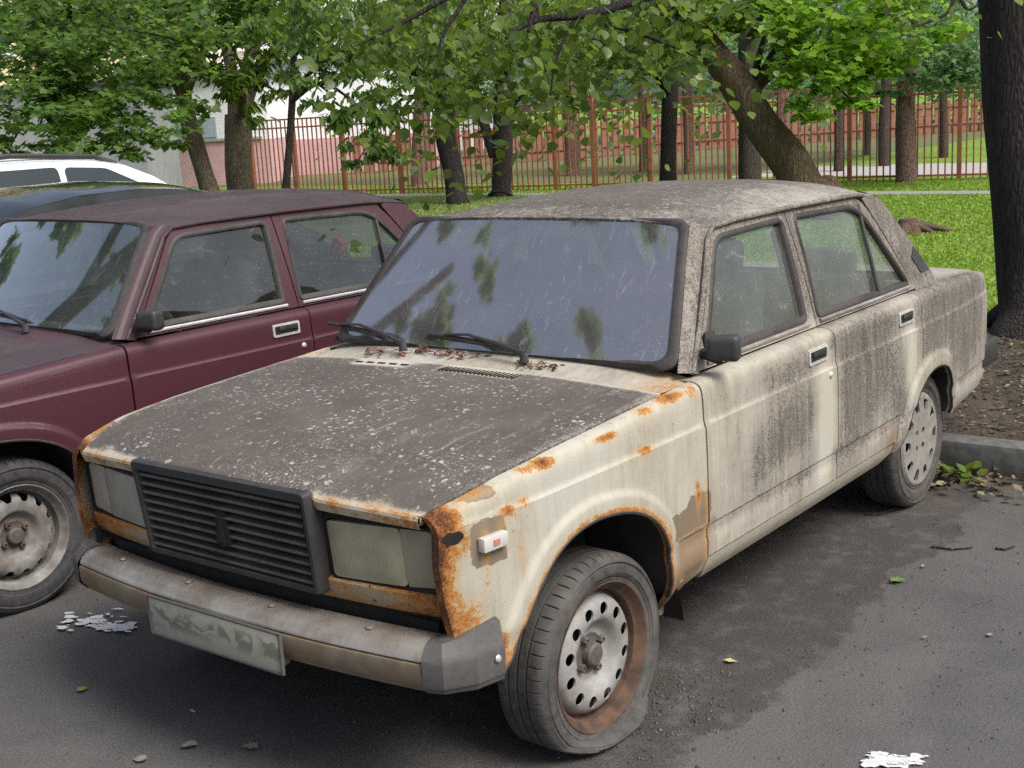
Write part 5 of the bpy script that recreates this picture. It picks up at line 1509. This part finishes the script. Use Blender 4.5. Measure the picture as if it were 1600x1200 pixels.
# trunks beyond the fence
G2 = 'trees in the garden beyond the fence'
beyond = [(655, 296, 30, .21, M['barkred'], 'reddish thick trunk glimpsed through the fence left of the dark curving trunk'), (1076, 285, 29, .13, M['barkred'], 'trunk beyond the fence right of the dark upright trunk'), (1222, 276, 27.5, .15, M['barkred'], 'trunk beyond the fence peeping above the leaning trunk'), (1310, 264, 27, .11, M['bark'], 'trunk beyond the fence left of the middle fence post'), (1353, 256, 33, .11, M['bark'], 'distant thin trunk beyond the pale path between two posts'), (1381, 264, 28, .13, M['bark'], 'trunk beyond the fence left of the reddish trunk'), (1474, 259, 30, .11, M['bark'], 'trunk beyond the fence left of the right hand post'), (893, 285, 31, .18, M['barkred'], 'trunk behind the fence among hanging leaves'), (1005, 284, 31, .12, M['barkpale'], 'pale trunk beyond the fence left of the dark upright trunk')]
for i, (px, py, D, r, mt, lb) in enumerate(beyond):
    cl = [cp(px+RNG.uniform(-40, 40), RNG.uniform(-30, 40), D+RNG.uniform(0, 2), 1.6, 1.1, 260), cp(px+RNG.uniform(-90, 90), RNG.uniform(40, 110), D+RNG.uniform(0, 2), 1.1, .7, 170)]
    tree('tree', lb, [([(px, py), (px+1, py-60), (px+RNG.uniform(-5, 5), py-140), (px+RNG.uniform(-10, 10), py-230), (px, -60)], D, [r, r*.95, r*.9, r*.8, r*.6])], mt, cl, 'small', .26, M['leafblue'] if px > 1150 else M['leaf'], G2)
# far wood as one mass
pts = []
wc_ = []
for i in range(46):
    px = 600+i*24+RNG.uniform(-10, 10); D = RNG.uniform(46, 64)
    wc_.append(cp(px, RNG.uniform(10, 150), D, 3.0, 2.2, 420))
for i in range(16):
    wc_.append(cp(-20+i*28, RNG.uniform(-40, 60), RNG.uniform(28, 33), 1.5, 1.1, 150))
V, F, T = leaves('small', clump_points(wc_), .42, .3)
tag(link('far_wood', fast_mesh('far_wood', V, F, M['leafblue'], T)), 'soft mass of distant tree foliage above the fences', 'wood', None, 'stuff')
# left mass of foliage over the parked cars
tree('tree', 'dense dark maple filling the upper left corner above the white car', [([(112, 300), (110, 230), (104, 150), (98, 80), (90, -40)], 19, [.16, .15, .14, .12, .1])], M['barkdark'],
     [cp(40, 40, 15, 1.0, .7, 420), cp(120, 70, 15, .9, .6, 380), cp(30, 130, 15, .7, .5, 260), cp(100, 150, 15, .7, .5, 260), cp(180, 130, 16, .7, .5, 260), cp(150, 190, 16, .5, .35, 160), cp(60, 200, 15.5, .55, .4, 160), cp(220, 190, 17, .5, .35, 140), cp(20, -20, 15, 1.2, .8, 420), cp(150, 0, 16, 1.1, .8, 380), cp(270, 60, 16, .8, .6, 300), cp(230, 150, 17, .5, .4, 150), cp(100, 225, 16, .4, .22, 90), cp(190, 222, 16.5, .4, .2, 80), cp(60, 190, 14, .8, .4, 150), cp(140, 205, 14.5, .7, .35, 110), cp(200, 185, 15, .6, .35, 90), cp(235, 215, 16, .45, .25, 130), cp(20, 210, 14, .6, .35, 180), cp(100, 110, 14.5, .9, .5, 260), cp(12, 235, 15, .4, .2, 70)], 'maple', .125, M['leafdark'], None)

o_ = Vector((-2.4, 11.0, 0))  # out-of-view tree added so its leaves break up the sky in the windscreens
tl = tag(empty('tree', tuple(o_)), 'unseen tall tree added left of the parking row for the windscreen reflections', 'tree')
trunk_obj(tl, [([Vector((0, 0, 0)), Vector((.1, -.3, 3)), Vector((.2, -1.2, 6)), Vector((.1, -2.2, 9.5))], [.28, .22, .17, .10]), ([Vector((.1, -.5, 3.6)), Vector((-1.6, -2.4, 6.5)), Vector((-2.2, -4.2, 8.6))], [.15, .10, .05]), ([Vector((.2, -1.2, 6)), Vector((1.8, -3.0, 8.0)), Vector((2.6, -4.6, 9.6))], [.12, .08, .04])], M['bark'])
cl_ = []
for i in range(105):
    c_ = np.array((RNG.uniform(-4.6, 4.2), RNG.uniform(-6.2, 1.0), RNG.uniform(4.6, 12.5)))
    if c_[0] > -.6 and c_[2] < 9.5 and RNG.uniform() < .72: continue  # crown thinned here to leave open sky in the reflection
    cl_.append((tuple(c_), (.62, .62, .42), 90))
V, F, T = leaves('maple', clump_points(cl_), .22, .4)
tag(link('crown', fast_mesh('crown', V, F, M['leafdark'], T), tl), kind='stuff')
cl_ = []  # out-of-view leafy mass added to darken window reflections and cut flat sidelight
for i in range(70):
    cl_.append(((RNG.uniform(-4, 22), RNG.uniform(-19, -15), RNG.uniform(.6, 7.5)), (1.8, 1.2, 1.3), 260))
V, F, T = leaves('small', clump_points(cl_), .30, .4)
tag(link('unseen_foliage', fast_mesh('unseen_foliage', V, F, M['leafdark'], T)), 'unseen leafy mass added across the yard to darken the side window reflections', 'reflection foliage', None, 'stuff')

# ------------------------------------------------------------------ big near trunk at the right with its overhanging boughs
o0 = at(1610, 600, 8.35)
big = tag(empty('tree', (o0.x, o0.y, .1)), 'thick dark trunk at the right edge with broad-leaved boughs hanging over the cars', 'tree')
O = Vector((o0.x, o0.y, .1))
tp = [at(1607, 590, 8.3), at(1608, 555, 8.35), at(1614, 500, 8.4), at(1621, 430, 8.4), at(1612, 300, 8.4), at(1602, 150, 8.4), at(1590, 0, 8.4), at(1580, -150, 8.4), at(1570, -320, 8.4)]
lp = [([p-O for p in tp], [.29, .268, .260, .255, .255, .262, .265, .26, .23])]
roots = []
for ang, ln in ((PI*.3, .7), (PI*1.75, .6)):
    ln *= .5
    d = Vector((math.cos(ang), math.sin(ang), 0))
    roots.append(([Vector((0, 0, .22))+d*.12, Vector((0, 0, .06))+d*.42, Vector((0, 0, -.06))+d*ln], [.085, .05, .02]))
boughs = [
 [(1578, -150, 8.4), (1500, -60, 8.0), (1380, -40, 7.6), (1230, -50, 7.2), (1060, -20, 6.9), (930, 20, 6.6), (838, 32, 6.4), (790, 60, 6.3)],
 [(1100, -25, 6.95), (1020, 30, 6.8), (965, 70, 6.7), (925, 60, 6.6)],
 [(1060, -20, 6.9), (900, -40, 6.6), (740, -20, 6.4), (640, 30, 6.3), (560, 70, 6.2)],
 [(740, -20, 6.4), (690, 60, 6.3), (680, 130, 6.3)],
 [(838, 32, 6.4), (836, 8, 6.4), (826, 50, 6.35)],
 [(1530, -90, 8.1), (1497, -20, 8.0), (1480, 20, 7.9), (1430, 42, 7.8)],
 [(1497, -10, 8.0), (1512, 15, 7.9), (1530, 5, 7.9)],
 [(960, 40, 6.7), (1020, 60, 6.7), (1090, 90, 6.75)],
 [(900, 25, 6.55), (870, 90, 6.4), (860, 150, 6.4)],
]
brad = [[.10, .075, .06, .05, .036, .024, .018, .009], [.022, .014, .010, .005], [.035, .025, .018, .011, .005], [.012, .008, .004], [.016, .014, .010], [.03, .02, .012, .005], [.012, .01, .004], [.014, .01, .004], [.010, .007, .004]]
for b_, r_ in zip(boughs, brad): lp.append(([at(*q)-O for q in b_], r_))
trunk_obj(big, lp[:1]+roots, M['barkdark'], 22)
lp = lp[:1]*5+lp[1:]
for q_ in lp[5:]: trunk_obj(big, [q_], M['barkdark'], 7, 'branch')
# leaves: sprays along the boughs, the largest three hundred as single parts
sp = []
rg = np.random.default_rng(21)
zones = [(650, 25, 70, 34, 46), (600, 75, 50, 40, 34), (690, 110, 45, 45, 44), (660, 160, 42, 28, 22), (700, 185, 24, 22, 14), (760, 40, 60, 38, 34), (790, 110, 55, 40, 34), (850, 60, 60, 45, 40), (900, 120, 45, 30, 26), (960, 50, 55, 40, 36), (1020, 90, 50, 35, 34), (1070, 105, 26, 26, 12), (1075, 60, 34, 26, 9), (940, 10, 90, 22, 34), (1040, 20, 60, 28, 28), (560, 60, 40, 30, 22), (745, 160, 40, 24, 15), (820, 190, 20, 24, 5), (752, 230, 6, 6, 1), (812, 235, 5, 14, 2), (1430, 20, 40, 26, 14), (1500, 8, 28, 12, 7), (800, 5, 200, 14, 44), (575, 35, 40, 25, 20), (880, 155, 40, 18, 10)]
for (px, py, rx, ry, n) in zones:
    for _ in range(n):
        x = px+rg.normal()*rx*.62; y = py+rg.normal()*ry*.62
        D = (6.9 if px < 1200 else 7.9)+rg.normal()*.45
        if y < 262: sp.append(at(x, y, D)-O)
sp = np.array([tuple(p) for p in sp])
idx = rg.permutation(len(sp))
T, Fl = LEAF['broad']
variants = []
for tv in (.05, .2, .35, .5, .65, .85):
    me = fast_mesh('leaf', T*np.array((1.0, 1.0, rg.uniform(.4, 2.2))), np.array(Fl), M['leafnear'], np.full(len(T), tv)); variants.append(me)
for k in idx[:300]:
    az = rg.uniform(0, 2*PI)
    e = Matrix.Rotation(az, 3, 'Z') @ Matrix.Rotation(rg.normal(-.75, .65), 3, 'X') @ Matrix.Rotation(rg.normal(0, .55), 3, 'Y')
    o = link('leaf', variants[int(rg.integers(0, 6))], big, tuple(sp[k]), e.to_euler())
    sc = rg.uniform(.045, .09); o.scale = (sc, sc, sc)
V, F, Tt = leaves('broad', np.concatenate([sp[idx[300:]], sp[idx]+rg.normal(0, .16, (len(sp), 3)), sp[idx]+rg.normal(0, .25, (len(sp), 3)), sp[idx]+rg.normal(0, .3, (len(sp), 3))]), .058, .8)
tag(link('foliage', fast_mesh('foliage', V, F, M['leafnear'], Tt), big), kind='stuff')
st = MB()
for k in idx[:]:
    p = Vector(sp[k]); st.tube([p, p+Vector((rg.normal()*.05, rg.normal()*.05, abs(rg.normal())*.10+.03))], [.0016, .0016], 3, False)
tag(st.build('leaf_stalks', M['leafnear'], big, None), kind='stuff')

# root plate of a felled tree on the lawn
sr = MB()
rg2 = random.Random(4)
for i in range(13):
    a_ = rg2.uniform(0, 2*PI); l_ = rg2.uniform(.35, .95)
    d = Vector((math.cos(a_), math.sin(a_), 0))
    sr.tube([Vector((0, 0, .22)), d*l_*.4+Vector((0, 0, .20)), d*l_*.8+Vector((rg2.uniform(-.1, .1), rg2.uniform(-.1, .1), .07)), d*l_*1.25+Vector((0, 0, -.02))], [.16, .10, .06, .02], 8)
sr.tube([Vector((0, 0, -.05)), Vector((0, 0, .18)), Vector((0, 0, .38))], [.34, .26, .20], 14)
so = sr.build('stump', M['barkred'], None, 50, (11.7, 2.80, .1))
so.scale = (.55, .55, .45)
tag(so, 'brown stump with spreading roots on the lawn behind the boot', 'stump')

# ------------------------------------------------------------------ grass, litter, small things
M['grass'] = leaf_mat('grass_blades', (0.16, 0.25, 0.03), (0.30, 0.43, 0.075), gloss=.6, trans=.45)
def grass(n, x0, x1, y0, y1, h, rng):
    x = x0+(x1-x0)*rng.uniform(0, 1, n)**1.3; y = rng.uniform(y0, y1, n)
    ok_ = ~((x > 17.05) & (x < 17.8)); x = x[ok_]; y = y[ok_]; n = len(x)
    hh = h*rng.uniform(.5, 1.3, n); a = rng.uniform(0, 2*PI, n); w = .010+.0009*x
    dx, dy = np.cos(a)*w, np.sin(a)*w; lx, ly = rng.normal(0, .5, n)*hh, rng.normal(0, .5, n)*hh
    z = np.full(n, .098)
    V = np.stack([np.stack([x-dx, y-dy, z], 1), np.stack([x+dx, y+dy, z], 1), np.stack([x+lx, y+ly, z+hh], 1)], 1).reshape(-1, 3)
    return V, np.arange(3*n).reshape(-1, 3), np.repeat(rng.uniform(0, 1, n), 3)
V, F, T_ = grass(150000, 5.4, 20.5, -3.0, 9.5, .032, np.random.default_rng(3))
V2, F2, T2 = grass(16000, 12.0, 20.0, 9.5, 22, .04, np.random.default_rng(4))
V = np.concatenate([V, V2]); F = np.concatenate([F, F2+len(T_)]); T_ = np.concatenate([T_, T2])
tag(link('grass', fast_mesh('grass', V, F, M['grass'], T_)), 'short mown grass blades of the bright lawn', 'grass', None, 'stuff')

def litter_mat(name, stops):
    t = NT(name)
    return t.done(t.pbsdf(t.ramp(t.attr('tint'), stops), 0.8, 0, 0.25))
M['litter'] = litter_mat('dead_leaves', [(0, (0.038, 0.027, 0.019)), (.45, (0.085, 0.060, 0.040)), (.75, (0.17, 0.125, 0.08)), (.93, (0.27, 0.225, 0.13)), (1, (0.14, 0.17, 0.06))])
rg3 = np.random.default_rng(8)
n = 6500
x = rg3.uniform(3.12, 5.9, n); y = rg3.uniform(-3.2, 3.2, n)
z = np.array([.134+soil_f(a_, b_) for a_, b_ in zip(x, y)])+rg3.uniform(0, .012, n)
V, F, T_ = leaves('small', np.stack([x, y, z], 1), .034, .0, rg3, .6)
V[:, 2] = np.maximum(V[:, 2], .125)
tag(link('leaf_litter', fast_mesh('leaf_litter', V, F, M['litter'], T_)), 'scattered brown dead leaves on the soil behind the kerb', 'leaf litter', None, 'stuff')
n = 170
x = rg3.normal(2.78, .10, n); y = rg3.normal(-.80, .22, n); x = np.clip(x, 2.5, 2.93)
V, F, T_ = leaves('small', np.stack([x, y, rg3.uniform(.01, .05, n)], 1), .05, .0, rg3, .8)
V[:, 2] = np.maximum(V[:, 2], .004)
tag(link('leaf_pile', fast_mesh('leaf_pile', V, F, M['litter'], T_)), 'small drift of dead leaves by the rear wheel against the kerb', 'leaf litter', None, 'stuff')
# weeds by the rear wheel
wd = tag(empty('weed', (2.80, -.82, .002)), 'low green weed growing between the rear wheel and the kerb', 'plant')
wl_me = fast_mesh('leaf', LEAF['broad'][0]*.055, np.array(LEAF['broad'][1]), M['leaf'], np.full(11, .6))
for i in range(14):
    e = Matrix.Rotation(rg3.uniform(0, 6.28), 3, 'Z') @ Matrix.Rotation(rg3.uniform(-.2, .7), 3, 'X')
    link('leaf', wl_me, wd, (rg3.normal()*.04, rg3.normal()*.09, rg3.uniform(.01, .08)), e.to_euler())
# crumbs of gravel
M['gravel'] = simple('grey_gravel', (0.075, 0.070, 0.064), 0.9, 0, 0.7, 60, 0.2)
g = MB()
for i in range(2600):
    if i < 300: px_, py_ = rg3.normal(.20, .16), rg3.normal(-.80, .10)
    else: px_, py_ = rg3.uniform(-1.2, 2.8), rg3.uniform(-1.9, 2.0)
    s_ = rg3.uniform(.002, .007)*(1 if i < 300 else .75)
    a_, b_, c_ = s_*rg3.uniform(.6, 1.3), s_*rg3.uniform(.6, 1.3), s_*rg3.uniform(.5, 1)
    g.add([(px_+a_, py_, .002), (px_, py_+b_, .002), (px_-a_, py_, .002), (px_, py_-b_, .002), (px_+a_*.2, py_+b_*.1, .002+c_*1.4)], [(0, 1, 4), (1, 2, 4), (2, 3, 4), (3, 0, 4)])
tag(g.build('gravel', M['gravel'], None, None), 'loose gravel crumbs on the asphalt around the flat tyre', 'gravel', None, 'stuff')
n = 900
x = rg3.uniform(5.6, 17, n); y = rg3.uniform(-2.5, 9, n)
V, F, T_ = leaves('small', np.stack([x, y, rg3.uniform(.115, .14, n)], 1), .045, .0, rg3, .6)
tag(link('lawn_litter', fast_mesh('lawn_litter', V, F, M['litter'], np.clip(T_+.35, 0, .95))), 'dry leaves and bits scattered over the lawn', 'leaf litter', None, 'stuff')
# single fallen leaves and twigs on the asphalt
M['leafyellow'] = simple('yellowed_leaf', (0.40, 0.36, 0.15), 0.7, 0, 0.2, 60, 0.0)
M['leafpale'] = simple('pale_dry_leaf', (0.20, 0.18, 0.15), 0.8, 0, 0.2, 60, 0.0)
M['leafgreen'] = simple('fallen_green_leaf', (0.12, 0.20, 0.04), 0.6, 0, 0.2, 60, 0.0)
def fallen(px, py, size, mat, kind, label, group='single fallen leaves on the asphalt'):
    d = _F+_R*((px-800)/2000)+_U*((600-py)/2000); t = -1.7371/d.z
    p = Vector((-2.7321, -2.6379, 1.7371))+d*t
    T, Fl = LEAF[kind]
    o = link('fallen_leaf', fast_mesh('fallen_leaf', T*np.array((1, 1, .8))*size+np.array((0, 0, .006)), np.array(Fl), mat), None, (p.x, p.y, .004), (random.uniform(-.12, .12), random.uniform(-.12, .12), random.uniform(0, 6.28)))
    tag(o, label, 'leaf', group)
fallen(1130, 1035, .045, M['leafyellow'], 'small', 'small pale yellow leaf right of the flat front tyre')
fallen(1390, 910, .06, M['leafgreen'], 'maple', 'green torn leaf on the asphalt beside the rear of the sill')
fallen(1545, 998, .035, M['leafpale'], 'small', 'tiny pale leaf near the right edge of the asphalt')
fallen(1440, 890, .04, M['leafpale'], 'long', 'thin pale leaf upright on the asphalt above the green one')
fallen(1440, 1000, .022, M['leafpale'], 'small', 'small white fleck of leaf in the middle of the right hand asphalt')
fallen(120, 1083, .035, M['leafgreen'], 'broad', 'small green leaf on the asphalt below the paint splash')
fallen(297, 1113, .032, M['leafyellow'], 'long', 'narrow yellow leaf below the number plate')
fallen(45, 946, .07, M['leafpale'], 'long', 'long pale leaf beside the maroon car wheel')
fallen(285, 1168, .05, M['leafpale'], 'broad', 'flat pale leaf at the bottom left edge of the asphalt')
fallen(405, 1170, .05, M['leafpale'], 'maple', 'brownish flat leaf at the bottom edge below the bumper')
fallen(230, 1190, .04, M['leafpale'], 'broad', 'grey leaf at the very bottom left')
fallen(1500, 748, .07, M['leafyellow'], 'broad', 'yellow leaf lying against the kerb by the rear wheel')
def twig(p0, p1, label):
    d = []
    for q in (p0, ((p0[0]+p1[0])/2, (p0[1]+p1[1])/2+4), p1):
        v = _F+_R*((q[0]-800)/2000)+_U*((600-q[1])/2000); d.append(Vector((-2.7321, -2.6379, 1.7371))+v*(-1.7301/v.z))
    c = d[1]
    mb = MB().tube([q-c for q in d], [.005, .004, .003], 5)
    tag(mb.build('twig', M['bark'], None, 40, (c.x, c.y, c.z-.001)), label, 'twig', 'twigs on the asphalt')
twig((1455, 853), (1520, 855), 'thin dark twig on the asphalt right of the rear sill')
twig((1555, 856), (1585, 853), 'short pale twig near the right edge of the asphalt')
twig((1352, 803), (1400, 794), 'stick lying under the rear wheel')
# white paint splash
M['splash'] = simple('white_paint', (0.52, 0.52, 0.53), 0.7, 0, 0.08, 60, 0.1)
def splash(frags, label, seed):
    rr = random.Random(seed); mb = MB(); lay = 0
    ex = Vector((_R.x, _R.y, 0)).normalized(); ey = Vector((_F.x, _F.y, 0)).normalized()
    for (px, py, rx, ry, n) in frags:
        for _ in range(n):
            qx, qy = px+rr.gauss(0, 1)*rx, py+rr.gauss(0, 1)*ry
            v = _F+_R*((qx-800)/2000)+_U*((600-qy)/2000); c = Vector((-2.7321, -2.6379, 1.7371))+v*(-1.7371/v.z)
            ns = 9; L = rr.uniform(.006, .034); W = L*rr.uniform(.25, .6); tw = rr.uniform(-.5, .5)-.35
            lst = []
            for i in range(ns):
                a_ = 2*PI*i/ns; k = rr.uniform(.45, 1.2)
                dx, dy = math.cos(a_)*L*k, math.sin(a_)*W*k
                lst.append(c+ex*(dx*math.cos(tw)-dy*math.sin(tw))+ey*(dx*math.sin(tw)+dy*math.cos(tw)))
            lay += 1
            mb.add([(q.x, q.y, .004+.00006*lay) for q in lst], [tuple(range(ns))])
    tag(mb.build('paint_splash', M['splash'], None, None), label, 'paint splash', 'white paint spilt on the asphalt', 'stuff')
splash([(174, 982, 15, 2.6, 80), (140, 974, 13, 2.2, 36), (192, 986, 8, 2.5, 24), (112, 968, 5, 2, 5), (102, 986, 7, 1.5, 5), (165, 964, 16, 5, 9), (196, 987, 8, 4, 9)], 'white paint splash on the asphalt left of the number plate', 3)
splash([(1395, 1190, 18, 5, 70), (1370, 1197, 10, 3, 16)], 'white paint splash at the bottom right edge of the asphalt', 5)
# dead leaves caught by the wipers
cl = np.concatenate([np.stack([rg3.normal(.452, .012, 60), rg3.uniform(-.02, .30, 60), rg3.uniform(.953, .966, 60)], 1), np.stack([rg3.normal(.43, .012, 30), rg3.uniform(-.33, -.16, 30), rg3.uniform(.945, .957, 30)], 1), np.stack([rg3.normal(.42, .012, 24), rg3.uniform(.32, .48, 24), rg3.uniform(.945, .957, 24)], 1)])
V, F, T_ = leaves('long', cl, .032, .1, rg3, .9)
M['littered'] = litter_mat('red_brown_dead_leaves', [(0, (0.05, 0.022, 0.014)), (.5, (0.12, 0.055, 0.032)), (.85, (0.22, 0.12, 0.07)), (1, (0.30, 0.22, 0.14))])
tag(link('leaf_debris', fast_mesh('leaf_debris', V, F, M['littered'], T_)), 'red brown dead leaves caught under the wipers of the rusty car', 'leaf litter', None, 'stuff')
